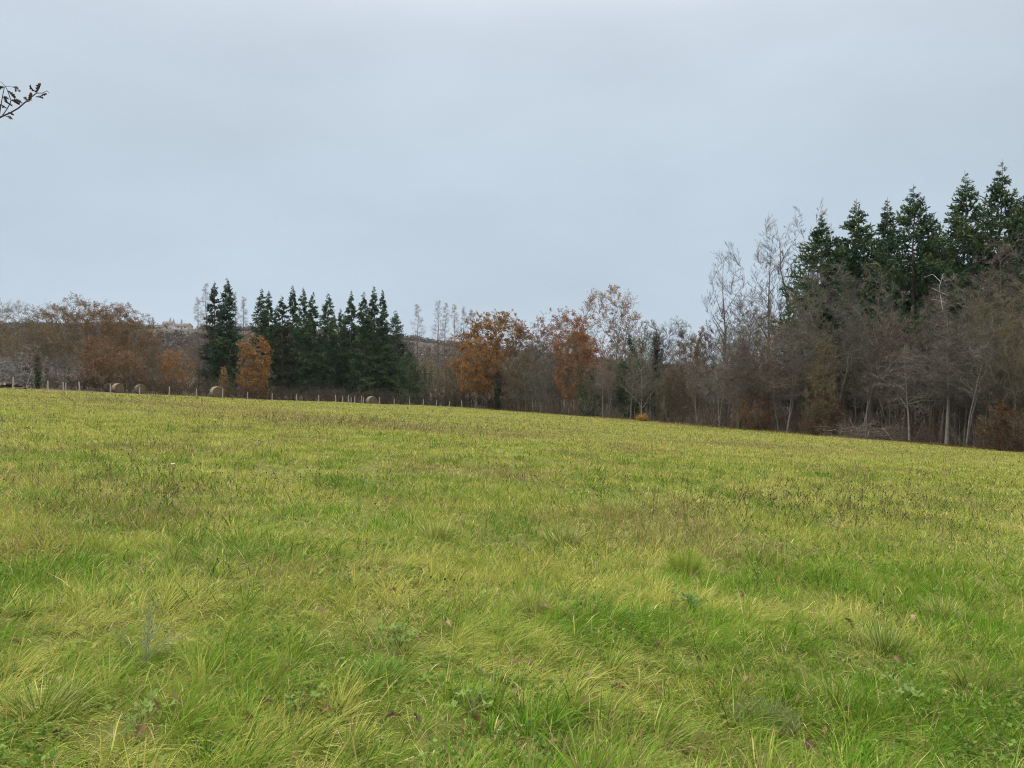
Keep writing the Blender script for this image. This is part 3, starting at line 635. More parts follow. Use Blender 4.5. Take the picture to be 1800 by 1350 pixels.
decid(1330, 79, 690, 80, 'dull red low bush by the twin pale stems', 'vase', BROWN, REDB, pal=RED, nleaf=4400, lsize=.12, name='leafy_bush', cat='bush', low=.03, stems=4, dens=.5)
decid(1128, 94, 727, 16, 'little bright yellow bush at the wood edge', 'oak', BROWN, BROWN, pal=[(.55, .30, .03), (.48, .22, .025)], nleaf=1500, lsize=.12, name='yellow_bush', cat='bush', low=.03, fine=False, clumped=False, dens=.55)

# ---- filler: slender trees one cannot tell apart, deeper in the wood
def fillers():
    rng = np.random.default_rng(77)
    protos = []
    for j in range(5):
        r = np.random.default_rng(300 + j)
        lv = skeleton(14 + j, 2.6, r, ['pole', 'vase'][j % 2], low=.3, fine=False, twr=.008, dens=1.2, tr=.11, stems=1 + (j == 3))
        protos.append(tree_obj('slender_tree', (0, 0, 0), 'slender bare tree crowded with others of its kind inside the wood', 'tree', 'slender trees deep in the wood', lv,
                               [(.12, .105, .09), (.16, .14, .12), (.09, .075, .06), (.10, .085, .06), (.13, .10, .08)][j], [(.14, .122, .082), (.15, .13, .088), (.14, .116, .074), (.13, .114, .074), (.15, .124, .082)][j], rng=r))
    n = 0; used = set()
    while n < 120:
        px = rng.uniform(860, 1930); a = (px - 900) / F
        e = 63.66 / (a + .494)
        y = e + 2 + rng.uniform(0, 1) ** .8 * 34; x = a * y
        hh = (EYE + (HOR - (np.interp(px, [860, 1150, 1300, 1500, 1800, 1930], [600, 588, 550, 520, 500, 500]) + rng.uniform(-5, 60))) / F * y) - h1(x, y)
        j = int(rng.integers(5)); s = hh / (14 + j)
        loc = (x, y, h1(x, y) - .05); sc = (s * rng.uniform(.8, 1.15),) * 2 + (s,)
        if j not in used:
            used.add(j); o = protos[j]; o.location = loc; o.scale = sc; o.rotation_euler = (0, 0, rng.uniform(0, 6.3))
        else: copy_thing(protos[j], loc, rng.uniform(0, 6.3), sc)
        n += 1
    r = np.random.default_rng(411); slim = []
    for j in range(4):
        lv = skeleton(8.5, 1.1, r, 'pole', low=.45, fine=False, twr=.007, dens=.35, tr=.06 + .015 * j)
        slim.append(tree_obj('slim_tree', (0, 0, 0), 'slim grey stem standing at the very front of the wood', 'tree', 'slim stems at the wood edge', lv, [(.16, .145, .115), (.20, .18, .145), (.125, .11, .085), (.15, .125, .095)][j], (.15, .125, .10), rng=r))
    for i in range(85):
        a = (rng.uniform(900, 1920) - 900) / F; y = 63.66 / (a + .494) + .3 + rng.uniform(0, 1) ** 1.4 * 6; x = a * y; s = rng.uniform(.5, 1.15)
        loc = (x, y, h1(x, y) - .05); sc = (s, s, s * rng.uniform(.85, 1.15)); rz = rng.uniform(0, 6.3)
        if i < 4: o = slim[i]; o.location = loc; o.scale = sc; o.rotation_euler = (0, 0, rz)
        else: o = copy_thing(slim[i % 4], loc, rz, sc)
        o.rotation_euler = (rng.normal() * .07, rng.normal() * .07, rz)
    for i in range(46):          # behind the left belt and the spruces
        px = rng.uniform(-160, 870); y = rng.uniform(140, 178); x = (px - 900) / F * y
        hh = (EYE + (HOR - (np.interp(px, [-160, 180, 250, 345, 430, 870], [575, 575, 612, 622, 625, 625]) + rng.uniform(-6, 35))) / F * y) - h1(x, y)
        j = int(rng.integers(5)); s = hh / (14 + j)
        copy_thing(protos[j], (x, y, h1(x, y) - .05), rng.uniform(0, 6.3), (s * 1.4, s * 1.4, s), 'slender bare tree crowded behind the oaks and spruces beyond the fence', 'slender trees behind the belt')
fillers()

# ------------------------------------------------------------------ undergrowth, brambles, litter (uncountable)
def undergrowth():
    rng = np.random.default_rng(5); mb = MB(); lb = MB()
    n = 3600
    px = rng.uniform(855, 1960, n); a = (px - 900) / F; e = 63.66 / (a + .494)
    y = e + .4 + rng.uniform(0, 1, n) ** 1.7 * 16; x = a * y
    hh = rng.uniform(.4, 3.0, n) * rng.uniform(.35, 1, n) * (.5 + fbm(x / 3, y / 3, 6))
    def rods(x, y, hh, cols, twr, mb, m=7):
        n = len(x); k = 5; P = np.zeros((n, k, 3)); P[:, 0] = np.stack([x, y, H(x, y) - .05], 1)
        d = norm(np.concatenate([rng.normal(size=(n, 2)) * .28, np.ones((n, 1))], 1))
        for s in range(1, k):
            P[:, s] = P[:, s - 1] + d * (hh / (k - 1))[:, None]; d = norm(d + rng.normal(size=(n, 3)) * .16)
        R = (.007 + .005 * hh)[:, None] * np.linspace(1, .4, k)[None]
        tubes(mb, P, R, 3, cols, .35, rng)
        A, AR = grow(P, R, m, rng, .25, 1, (25, 65), hh * .38, None, 4, .03, .18, .55, .4, twr)
        tubes(mb, A, AR, 3, np.repeat(cols, m, 0), .3, rng)
        return A
    pal = np.array([(.165, .14, .095), (.17, .125, .075), (.145, .12, .08), (.27, .245, .19)])
    A = rods(x, y, hh, pal[rng.integers(0, 4, n)], .006, mb)
    p, ax = pts_on(A, 17000, rng)
    k = (rng.uniform(size=len(p)) < np.clip((fbm(p[:, 0] / 2.5, p[:, 1] / 2.5, 9) - .42) * 4, 0, 1)) & (p[:, 2] - H(p[:, 0], p[:, 1]) < 2.6)
    leaves(mb, p[k], .085, rng, [(.18, .095, .045), (.15, .085, .042), (.21, .12, .055), (.14, .10, .06)])
    tag(mb.build('undergrowth', M_LEAF), 'tangle of thin brown stems and dead leaves along the wood edge', kind='stuff')
    # deeper stems, their colour darkened to paint in the shade inside the wood
    mb = MB(); n = 2600
    px = rng.uniform(860, 1960, n); a = (px - 900) / F; y = 63.66 / (a + .494) + rng.uniform(6, 45, n); x = a * y
    hh = rng.uniform(2.5, 7, n)
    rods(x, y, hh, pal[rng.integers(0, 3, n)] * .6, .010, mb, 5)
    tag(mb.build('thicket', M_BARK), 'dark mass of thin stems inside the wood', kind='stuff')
    # brambles beyond the fence
    mb = MB(); n = 3800
    px = rng.uniform(-200, 905, n); yf = np.interp(px, [-200, 300, 560, 905], [112, 118, 128, 136]); y = yf + rng.uniform(0, 1, n) ** 1.3 * 22; x = (px - 900) / F * y
    hh = rng.uniform(1.0, 3.2, n) * (.35 + 1.1 * fbm(x / 4, y / 4, 6))
    A = rods(x, y, hh, np.array([(.085, .075, .05), (.10, .07, .05), (.07, .06, .045)])[rng.integers(0, 3, n)], .012, mb, 8)
    p, ax = pts_on(A, 42000, rng)
    g = fbm(p[:, 0] / 6, p[:, 1] / 6, 15)
    k1 = g > .5
    leaves(mb, p[k1], .15, rng, [(.05, .055, .022), (.035, .045, .02), (.07, .065, .025), (.08, .055, .03)], None, .7)
    leaves(mb, p[~k1], .13, rng, [(.08, .05, .03), (.06, .04, .025), (.10, .065, .035)], None, .7)
    tag(mb.build('brambles', M_LEAF), 'low dull green and brown brambles beyond the fence', kind='stuff')
    # leaf litter along the edge of the field
    lb = MB(); n = 30000
    px = rng.uniform(855, 1990, n); a = (px - 900) / F; y = 63.66 / (a + .494); x = a * y
    o = rng.normal(size=n) * .9 + .5; x = x + o * .897; y = y + o * .443
    p = np.stack([x, y, H(x, y) + rng.uniform(.02, .16, n)], 1)
    leaves(lb, p, .10, rng, [(.16, .08, .04), (.12, .055, .028), (.20, .11, .06)], None, .7, .1)
    tag(lb.build('fallen_leaf_litter', M_LEAF), 'strip of brown fallen leaves where the grass meets the wood', kind='stuff')
undergrowth()

# brush pile and logs
def brush():
    rng = np.random.default_rng(8); x0, y0 = at(1535, 64.5); z0 = h1(x0, y0); root_l = (x0, y0, z0)
    n = 260; P = np.zeros((n, 5, 3)); c = np.stack([rng.normal(size=n) * 1.5, rng.normal(size=n) * .8, rng.uniform(0, 1, n) ** 1.5 * 1.1], 1)
    P[:, 0] = c; d = norm(np.concatenate([rng.normal(size=(n, 2)), rng.normal(size=(n, 1)) * .35], 1)); L = rng.uniform(.6, 2.4, n)
    for s in range(1, 5):
        P[:, s] = P[:, s - 1] + d * (L / 4)[:, None]; d = norm(d + rng.normal(size=(n, 3)) * .22)
    P[..., 2] = np.abs(P[..., 2])
    mb = MB(); R = rng.uniform(.008, .03, n)[:, None] * np.linspace(1, .4, 5)[None]
    tubes(mb, P, R, 4, np.array([(.12, .095, .07), (.09, .07, .05), (.155, .13, .105)])[rng.integers(0, 3, n)], .3, rng)
    A, AR = grow(P, R, 4, rng, .3, 1, (25, 60), .5, None, 3, 0, .2, .6, .5, .006); tubes(mb, A, AR, 3, (.15, .11, .09), .3, rng)
    o = mb.build('brush_pile', M_BARK, loc=root_l); tag(o, 'heap of cut dead branches at the foot of the wood', 'brush pile')
brush()
def logs():
    rng = np.random.default_rng(9); proto = None
    for i in range(34):
        px = rng.uniform(-45, 50) if i < 24 else rng.uniform(-40, 30)
        y = 100 + rng.uniform(-1.2, 1.2); x = (px - 900) / F * y
        z = h1(x, y) + .16 + (0 if i < 14 else (.27 if i < 26 else .5)); 
        if proto is None:
            mb = MB(); k = 6; P = np.zeros((1, k, 3)); P[0, :, 1] = np.linspace(-.9, .9, k); P[0, :, 0] = rng.normal(size=k) * .015
            R = np.full((1, k), .15) * rng.uniform(.93, 1.07, (1, k)); tubes(mb, P, R, 10, (.055, .045, .038))
            root = empty('cut_log', (x, y, z), 'cut dark log lying in the low pile beyond the fence', 'log', 'logs of the pile')
            mb.build('bark', M_BARK, root)
            for sgn, e in ((-1, 0), (1, -1)):
                eb = MB(); th = np.arange(10) * 2 * math.pi / 10; v = np.stack([P[0, e, 0] + .145 * np.cos(th), np.full(10, P[0, e, 1] + sgn * .004), .145 * np.sin(th)], 1)
                v = np.concatenate([v, [[P[0, e, 0], P[0, e, 1] + sgn * .006, 0]]]); eb.add(v, t=[(a, (a + 1) % 10, 10) for a in range(10)], c=(.36, .27, .18)); eb.build('cut_end', M_WOOD, root)
            proto = root; o = root
        else: o = copy_thing(proto, (x, y, z))
        o.rotation_euler = (rng.normal() * .06, 0, rng.uniform(-.9, .5)); s = rng.uniform(.7, 1.2); o.scale = (s, rng.uniform(.7, 1.2), s)
logs()

# ------------------------------------------------------------------ fence posts and bales
def fence():
    rng = np.random.default_rng(3)
    def mk(seed):
        r = np.random.default_rng(seed); mb = MB(); k = 6; s = 9
        t = np.linspace(0, 1, k); P = np.zeros((1, k, 3)); P[0, :, 2] = -.1 + 1.3 * t; P[0, :, 0] = np.cumsum(r.normal(size=k)) * .006
        R = (.065 * np.array([1.05, 1.0, .97, .95, .93, .88]) * r.uniform(.95, 1.05, k))[None]
        tubes(mb, P, R, s, (.28, .26, .225))
        th = np.arange(s) * 2 * math.pi / s; e = P[0, -1]; v = np.stack([e[0] + R[0, -1] * np.cos(th), R[0, -1] * np.sin(th), np.full(s, e[2])], 1)
        v = np.concatenate([v, [[e[0], 0, e[2] + .03]]]); mb.add(v, t=[(a, (a + 1) % s, s) for a in range(s)], c=(.34, .32, .28))
        return mb
    meshes = [mk(i).mesh('fence_post', M_WOOD, True) for i in range(4)]
    def pos(px, off=0):
        a = (px - 900) / F; t = (a * FP[1] - FP[0]) / (FD[0] - a * FD[1])
        y = FP[1] + FD[1] * t + off; return a * y, y
    gen = 'weathered grey wooden fence post, one of the evenly spaced row across the field'
    spec = {111: ('upright pale post, first of the close pair near the log pile', 0), 115: ('thin post close behind another, near the log pile', 3), 140: ('fence post leaning a little between the log pile and the bales', 0),
            194: ('fence post standing in front of the pair of bales', 0), 245: ('fence post standing in front of the single smaller bale', 0), 391: ('fence post standing in front of the largest bale', 0),
            22: ('fence post in front of the log pile', 0), 835: ('last fence post, where the row meets the wood', 0), 667: ('fence post just beyond the small lone bale', 0), 639: ('post just before the small lone bale', 0)}
    gate = {590: 0, 602: 6, 612: 0, 617: 10, 623: 0, 636: 5}
    for i, px in enumerate([-90, -35, 22, 84, 111, 115, 140, 194, 245, 297, 345, 391, 435, 478, 521, 560, 590, 602, 612, 617, 623, 636, 639, 667, 693, 720, 744, 767, 790, 812, 835]):
        lab, off = spec.get(px, (None, 0))
        g = 'fence posts along the field'
        if px in gate: lab, off = 'weathered post of the close-set cluster just before the small lone bale', gate[px]
        x, y = pos(px, off)
        o = bpy.data.objects.new('fence_post', meshes[i % 4]); COL.objects.link(o)
        o.location = (x, y, h1(x, y)); s = rng.uniform(.78, 1.0); o.scale = (1, 1, s if px != 22 else 1.0)
        o.rotation_euler = (rng.normal() * .025, (.12 if px == 140 else rng.normal() * .03), rng.uniform(0, 6))
        tag(o, lab or gen, 'fence post', g)
fence()
def bales():
    def bale(px, y, rz, label, dia=1.4, ln=1.2):
        rng = np.random.default_rng(int(px)); x = (px - 900) / F * y
        root = empty('hay_bale', (x, y, h1(x, y)), label, 'hay bale', 'round hay bales', rz)
        s = 48; r = dia / 2; th = np.linspace(0, 2 * math.pi, s, endpoint=False)
        ks = np.array([-.5, -.49, -.46, -.3, -.15, 0, .15, .3, .46, .49, .5]) * ln
        rad = np.array([.95, .985, 1, 1.008, 1, 1.006, 1, 1.008, 1, .985, .95]) * r
        V = []; C = []
        for yy, q in zip(ks, rad):
            rr = q * (1 + .012 * np.sin(th * 9 + yy * 3)) + rng.normal(size=s) * .006
            zz = rr * np.sin(th) + r * .97; zz = np.where(zz < .03, .03 - .03, zz)
            V.append(np.stack([rr * np.cos(th), np.full(s, yy), zz], 1))
            band = .85 if abs(yy) < .01 or abs(abs(yy) - .3 * ln) < .01 else 1.0
            C.append(np.tile(np.array([.20, .165, .115]) * band, (s, 1)) * rng.uniform(.85, 1.15, (s, 1)))
        n = len(ks); idx = np.arange(n * s).reshape(n, s); j = (np.arange(s) + 1) % s
        q = np.stack([idx[:-1], idx[:-1][:, j], idx[1:][:, j], idx[1:]], -1)
        mb = MB(); mb.add(np.concatenate(V), q=q, c=np.concatenate(C)); mb.build('wrapped_side', M_HAY, root, True)
        for sg in (-1, 1):
            eb = MB(); V = []; C = []; m = 9
            for i in range(m):
                q = r * .95 * (1 - i / m) + .01; dz = .012 * math.sin(i * 2.1) + rng.normal(size=s) * .008
                V.append(np.stack([q * np.cos(th), np.full(s, sg * ln * .5) + sg * dz * (i > 0), np.maximum(q * np.sin(th) + r * .97, 0)], 1))
                C.append(np.tile(np.array([.125, .092, .06]) * (1.0 if i % 2 else .82), (s, 1)) * rng.uniform(.75, 1.2, (s, 1)))
            idx = np.arange(m * s).reshape(m, s); q = np.stack([idx[:-1], idx[:-1][:, j], idx[1:][:, j], idx[1:]], -1)
            eb.add(np.concatenate(V), q=q, c=np.concatenate(C))
            eb.add(V[-1], t=[(a, (a + 1) % s, (s // 2)) for a in range(s - 1)], c=(.16, .12, .08)); eb.build('end_face', M_HAY, root)
    bale(381, 95.5, .68, 'largest round hay bale, its brown end turned to the camera', 1.42)
    bale(246, 116, .70, 'single smaller round hay bale behind a fence post, between the largest bale and the pair', 1.4)
    bale(207, 114, .85, 'nearer bale of the touching pair, its brown end showing', 1.4)
    bale(192, 117.5, .85, 'rear bale of the touching pair, mostly hidden by the other', 1.4)
    bale(653, 126, .50, 'small lone hay bale far along the fence below the spruces', 1.45)
bales()

# ------------------------------------------------------------------ far hill: woods, road, houses
def far():
    rng = np.random.default_rng(21); mb = MB(); n = 15000
    px = rng.uniform(-300, 1500, n); y = rng.uniform(300, 860, n); x = (px - 900) / F * y
    dn = fbm(x / 70, y / 70, 17)
    k = (dn > .41) & ~((px > 250) & (px < 350) & (y > 560) & (rng.uniform(size=n) < .95)); x, y, px = x[k], y[k], px[k]; n = len(x)
    hh = rng.uniform(3, 7.5, n)
    P = np.zeros((n, 2, 3)); P[:, 0] = np.stack([x, y, H(x, y)], 1); P[:, 1] = P[:, 0] + np.stack([np.zeros(n), np.zeros(n), hh * .6], 1)
    tubes(mb, P, np.full((n, 2), .15), 3, (.08, .065, .05))
    m = 14; c = np.repeat(P[:, 1], m, 0) + rng.normal(size=(n * m, 3)) * np.array([1.3, 1.3, 1.2])
    pal = np.array([(.08, .062, .046), (.07, .056, .04), (.095, .062, .038), (.045, .052, .034), (.035, .046, .034)])
    ci = pal[np.clip((fbm(x / 40, y / 40, 19) * 7 - 1.4).astype(int), 0, 4)]
    d = norm(rng.normal(size=(n * m, 3))); s = norm(np.cross(d, rng.normal(size=(n * m, 3)))); L = rng.uniform(.7, 1.6, (n * m, 1))
    v = np.stack([c - d * L, c + s * L * .45, c + d * L, c - s * L * .45], 1)
    mb.add(v.reshape(-1, 3), q=np.arange(4 * n * m).reshape(-1, 4), c=np.repeat(np.repeat(ci, m, 0) * rng.uniform(.7, 1.3, (n * m, 1)), 4, 0))
    tag(mb.build('hillside_woods', M_LEAF), 'brown far-off woods covering the hill', kind='stuff')
    # road climbing across the hillside
    rb = MB(); xs = np.linspace(-420, 60, 160); yy = 520 + 0 * xs + 14 * np.sin(xs / 90)
    L = np.stack([xs, yy - 1.5, np.maximum(H(xs, yy - 2.4), H(xs, yy)) + .5], 1); R = np.stack([xs, yy + 2.4, H(xs, yy + 2.4) + .7], 1)
    v = np.stack([L, R], 1).reshape(-1, 3); i = np.arange(159) * 2
    rb.add(v, q=np.stack([i, i + 2, i + 3, i + 1], 1), c=(.30, .27, .24)); tag(rb.build('road', M_WALL), kind='structure')
    G = 'conifers on the hilltop'
    for j, (px_, y_, hh_, lab) in enumerate([(269, 735, 13, 'small bluish conifer on the hilltop, close to the brown oak belt'), (300, 745, 13, 'bluish conifer on the hilltop behind the pale house'), (306, 742, 12, 'twin of the hilltop conifer behind the pale house'), (320, 725, 11, 'dark pointed conifer above the white house'), (331, 740, 7, 'low dark conifer at the end of the hilltop houses')]):
        x_, y_ = at(px_, y_); conifer(0, 0, 0, 0, lab, 'spruce', j, loc=(x_, y_, h1(x_, y_)), hh=hh_, rr=2.3, dens=.5, group=G)
    def house(px_, y_, w, d, hw, hr, wall, roofc, rz, label):
        x_, y_ = at(px_, y_); root = empty('house', (x_, y_, h1(x_, y_) - .3), label, 'house', 'houses on the hilltop', rz)
        m = MB(); a, b = w / 2, d / 2
        v = [(-a, -b, 0), (a, -b, 0), (a, b, 0), (-a, b, 0), (-a, -b, hw), (a, -b, hw), (a, b, hw), (-a, b, hw), (-a, 0, hw + hr), (a, 0, hw + hr)]
        m.add(v, q=[(0, 1, 5, 4), (1, 2, 6, 5), (2, 3, 7, 6), (3, 0, 4, 7)], t=[(5, 6, 9), (7, 4, 8)], c=wall); m.build('wall', M_WALL, root)
        r = MB(); e = .4; sl = hr / b
        for sg in (-1, 1):
            y0 = sg * (b + e); z0 = hw - e * sl + .06
            v = [(-a - e, y0, z0), (a + e, y0, z0), (a + e, 0, hw + hr + .06), (-a - e, 0, hw + hr + .06)]
            v += [(p[0], p[1], p[2] + .16) for p in v]
            r.add(v, q=[(0, 1, 2, 3), (4, 5, 6, 7), (0, 1, 5, 4), (1, 2, 6, 5), (3, 0, 4, 7)], c=roofc)
        ro = r.build('roof', M_ROOF, root)
        c = MB(); c.add([(a * .5 + i * .6, -.3 + j * .6, hw + hr * .6 + k * 1.4) for k in (0, 1) for j in (0, 1) for i in (0, 1)], q=[(0, 1, 5, 4), (1, 3, 7, 5), (3, 2, 6, 7), (2, 0, 4, 6), (4, 5, 7, 6)], c=(.3, .2, .16)); c.build('chimney', M_WALL, ro)
        for wx in (-.55, .0, .55):
            wb = MB(); nm = 'door' if wx == 0 else 'window'; z0, z1 = (.3, 2.3) if wx == 0 else (1.2, 2.4)
            u = [(wx * a - .55, z0), (wx * a + .55, z0), (wx * a + .55, z1), (wx * a - .55, z1)]
            v = [(p, -b - .004, q) for p, q in u] + [(p, -b - .06, q) for p, q in u]
            wb.add(v, q=[(4, 5, 6, 7), (0, 1, 5, 4), (1, 2, 6, 5), (2, 3, 7, 6), (3, 0, 4, 7)], c=(.07, .08, .09) if wx else (.16, .09, .06)); wb.build(nm, M_GLASS, root)
    house(297, 728, 9, 8, 5.5, 2.6, (.45, .43, .40), (.15, .12, .105), .2, 'pale tall house on the hilltop with a conifer behind it')
    house(319, 660, 10, 7, 2.8, 2.2, (.5, .48, .46), (.15, .12, .105), .5, 'white low house just below the hilltop')
    house(328, 715, 9, 8, 3.6, 3.0, (.35, .30, .26), (.20, .14, .12), -.4, 'dark brown house next to the pointed conifer')
    house(281, 720, 9, 7, 2.6, 2.2, (.34, .3, .27), (.15, .12, .105), -.2, 'low house with a reddish roof on the hilltop slope')
    house(258, 700, 9, 7, 2.8, 2.2, (.36, .31, .27), (.15, .12, .105), .3, 'house with an orange roof half behind the oak belt')
far()

# ------------------------------------------------------------------ overhanging oak beside the camera (only a twig reaches the view)
def near_oak():
    rng = np.random.default_rng(44)
    base = (-8.6, 6.2, h1(-8.6, 6.2) - .05)
    D = 5.6
    root = empty('oak_tree', base, 'oak twig with curled dead leaves reaching into the sky from beyond the picture edge', 'tree')
    def wp(px, py, y=D): return np.array([(px - 900) / F * y, y, EYE + (HOR - py) / F * y]) - np.array(base)
    k = 9; t = np.linspace(0, 1, k); P = np.zeros((1, k, 3)); P[0, :, 2] = 7.5 * t; P[0, :, 0] = .25 * np.sin(t * 4) ; R = (.2 * np.linspace(1.2, .3, k))[None]
    tb = MB(); tubes(tb, P, R, 12, (.12, .105, .085))
    A, AR = grow(P, R, 9, rng, .4, .98, (45, 70), 2.0, lambda t: 1.2 - .6 * t, 6, .05, .14, .4, .3, .01)
    A = A[A[:, -1, 0] < .3]; AR = AR[:len(A)]
    # the limb that carries the visible twig
    a0 = P[0, 4]; lim = np.array([a0, a0 * .55 + wp(-190, 330) * .45, wp(-160, 300), wp(-60, 245), wp(-4, 214)])[None]
    tubes(tb, lim, np.array([[.05, .03, .018, .010, .0065]]), 7, (.10, .08, .065))
    tubes(tb, A, AR, 6, (.10, .085, .07))
    tb.build('trunk', M_BARK, root, True)
    B, BR = grow(A, AR, 7, rng, .3, 1, (25, 55), .8, None, 4, .03, .15, .5, .4, .004)
    cb = MB(); tubes(cb, B, BR, 4, (.09, .07, .055)); lb = MB(); PAL = [(.042, .022, .016), (.06, .032, .022), (.03, .017, .013)]
    p, ax = pts_on(B, 260, rng, .3); k_ = p[:, 0] < .25; leaves(lb, p[k_], .09, rng, PAL, ax[k_], .5)
    def tw(pts, r0, r1, dz=0):
        w = np.array([wp(a, b, D + c) for a, b, c in pts])[None]; tubes(cb, w, np.linspace(r0, r1, len(pts))[None], 6, (.075, .055, .05))
    tw([(-4, 214, 0), (10, 207, .0), (24, 201, .03), (38, 193, .05), (52, 181, .06), (63, 172, .05), (70, 167, .05), (80, 167, .07), (88, 163, .09), (92, 167, .1)], .0065, .0018)
    tw([(4, 209, 0), (6, 196, -.05), (9, 180, -.08), (12, 165, -.1), (14, 156, -.12)], .004, .0022)
    tw([(9, 207, 0), (17, 196, .05), (23, 186, .08), (25, 180, .06), (22, 170, .02), (18, 160, -.04), (15, 155, -.1), (10, 149, -.1), (6, 147, -.1)], .0038, .0015)
    tw([(15, 155, -.1), (24, 155, -.1), (32, 158, -.1), (40, 161, -.1)], .002, .0014)
    cb.build('twigs', M_BARK, root)
    # lobed, curled dead leaves
    def oakleaf(o, d, up, L, curl):
        d = norm(np.array(d, float)); s = norm(np.cross(d, up)); nn = np.cross(s, d)
        V = []
        prof = [.03, .22, .12, .36, .18, .42, .22, .30, .05]
        for i, w in enumerate(prof):
            q = i / (len(prof) - 1); c = o + d * L * q + nn * (curl * L * math.sin(q * 2.6))
            for sg in (-1, 0, 1): V.append(c + s * sg * w * L * .55 + nn * abs(sg) * L * w * .55)
        m = len(prof); q = []
        for i in range(m - 1):
            for j in (0, 1): q.append((i * 3 + j, i * 3 + j + 1, i * 3 + 4 + j, i * 3 + 3 + j))
        lb.add(V, q=q, c=np.array(PAL[int(rng.integers(3))]) * rng.uniform(.8, 1.3))
    for (px, py, dx, dz, L) in [(72, 166, -.5, 1, .055), (70, 166, .7, .75, .07), (68, 174, 1, -.3, .055), (76, 172, .8, .3, .045), (54, 181, -.6, .6, .05), (56, 179, .6, .7, .06), (50, 182, .2, .9, .055), (46, 184, -.8, .3, .045),
                                (26, 180, 1, -.25, .06), (25, 179, .9, -.5, .055), (22, 178, -.5, .3, .05), (12, 173, .6, -.9, .045), (13, 182, .6, -.4, .05), (18, 193, -1, .1, .06), (9, 193, .8, -.3, .045), (20, 200, .9, -.5, .035),
                                (15, 208, 1, -.5, .04), (28, 157, .9, -.4, .05), (33, 158, .3, -.8, .04), (36, 160, .9, -.3, .04), (20, 163, .6, -.9, .055), (13, 156, -1, -.1, .06), (4, 157, -1, -.3, .05), (22, 205, .4, -.8, .03)]:
        oakleaf(wp(px, py, D + rng.uniform(-.1, .1)), (dx, rng.uniform(-.8, .8), dz), rng.normal(size=3), L * 1.15, rng.uniform(-.3, .3))
    lb.build('leaves', M_LEAF, root)
near_oak()

# ------------------------------------------------------------------ foreground things: fallen leaves, tussocks, weeds
def leaf_mesh(seed, c):
    rng = np.random.default_rng(seed); mb = MB(); V = []; prof = [.02, .16, .26, .18, .36, .24, .42, .26, .30, .04]; m = len(prof); L = 1.0; cu = rng.uniform(.1, .45); tw = rng.uniform(-.8, .8)
    for i, w in enumerate(prof):
        q = i / (m - 1); a = tw * q
        for sg in (-1, -.5, 0, .5, 1):
            px = sg * w * .8; zz = abs(sg) ** 1.5 * w * (.5 + cu) + cu * math.sin(q * 3) * .5
            V.append((px * math.cos(a) - zz * math.sin(a) * .5, q - .5, zz * math.cos(a) + px * math.sin(a) * .5 + rng.normal() * .02))
    q = [(i * 5 + j, i * 5 + j + 1, i * 5 + 6 + j, i * 5 + 5 + j) for i in range(m - 1) for j in range(4)]
    mb.add(V, q=q, c=np.array(c)); mb.add([(0.012, -.5, 0), (-.012, -.5, 0), (-.01, -.78, .05), (.01, -.78, .05)], q=[(0, 1, 2, 3)], c=np.array(c) * .7)
    return mb.mesh('fallen_leaf', M_LEAF, True)
def fallen():
    rng = np.random.default_rng(12)
    ms = [leaf_mesh(i, c) for i, c in enumerate([(.16, .10, .045), (.21, .135, .062), (.10, .06, .03), (.34, .13, .03), (.34, .24, .13)])]
    P = [(730, 1038, 3), (20, 1145, 0), (535, 1163, 1), (535, 1165, 0), (500, 1208, 2), (465, 1275, 0), (575, 1280, 0), (98, 1222, 4), (117, 1250, 4), (300, 1263, 1), (262, 1288, 0), (235, 1318, 0), (360, 1313, 0), (270, 1267, 0), (100, 1318, 2), (435, 1300, 2), (785, 1055, 0), (690, 1062, 0),
         (785, 1130, 4), (895, 1130, 1), (960, 1093, 4), (1043, 1100, 1), (910, 1190, 0), (930, 1200, 1), (960, 1200, 0), (1037, 1208, 4), (912, 1245, 4), (910, 1258, 2), (865, 1253, 1), (1030, 1270, 1), (1050, 1265, 1), (1090, 1235, 0), (1150, 1090, 1), (1158, 1230, 0), (815, 1320, 1), (850, 1312, 0), (835, 1300, 0), (975, 1340, 4), (730, 1300, 2), (690, 1297, 2), (1110, 1285, 1), (1155, 1160, 2),
         (1317, 1228, 4), (1410, 1253, 1), (1365, 1307, 1), (1372, 1320, 0), (1460, 1307, 1), (1490, 1290, 2), (1400, 1340, 4), (1215, 1070, 2), (1213, 1115, 1), (1495, 1108, 2), (1480, 1068, 1), (1605, 1103, 4), (1585, 1180, 1), (1595, 1290, 1), (1705, 1320, 2), (1780, 1040, 2), (1420, 992, 1), (1480, 1175, 4), (1325, 1345, 0), (1425, 1335, 2), (1580, 1000, 2), (1310, 1060, 1), (560, 1105, 4), (340, 1040, 4)]
    for i, (px, py, c) in enumerate(P):
        x, y = gpt(px, py); o = bpy.data.objects.new('fallen_leaf', ms[c]); COL.objects.link(o)
        o.location = (x, y, h1(x, y) + rng.uniform(.035, .075)); s = rng.uniform(.055, .085); o.scale = (s, s, s)
        o.rotation_euler = (rng.normal() * .5, rng.normal() * .5, rng.uniform(0, 6.3))
        if i == 0: tag(o, 'bright orange fallen leaf, the only one so bright, in the middle of the grass', 'leaf', 'fallen leaves in the grass')
        else: tag(o, 'curled brown fallen oak leaf caught in the near grass', 'leaf', 'fallen leaves in the grass')
fallen()
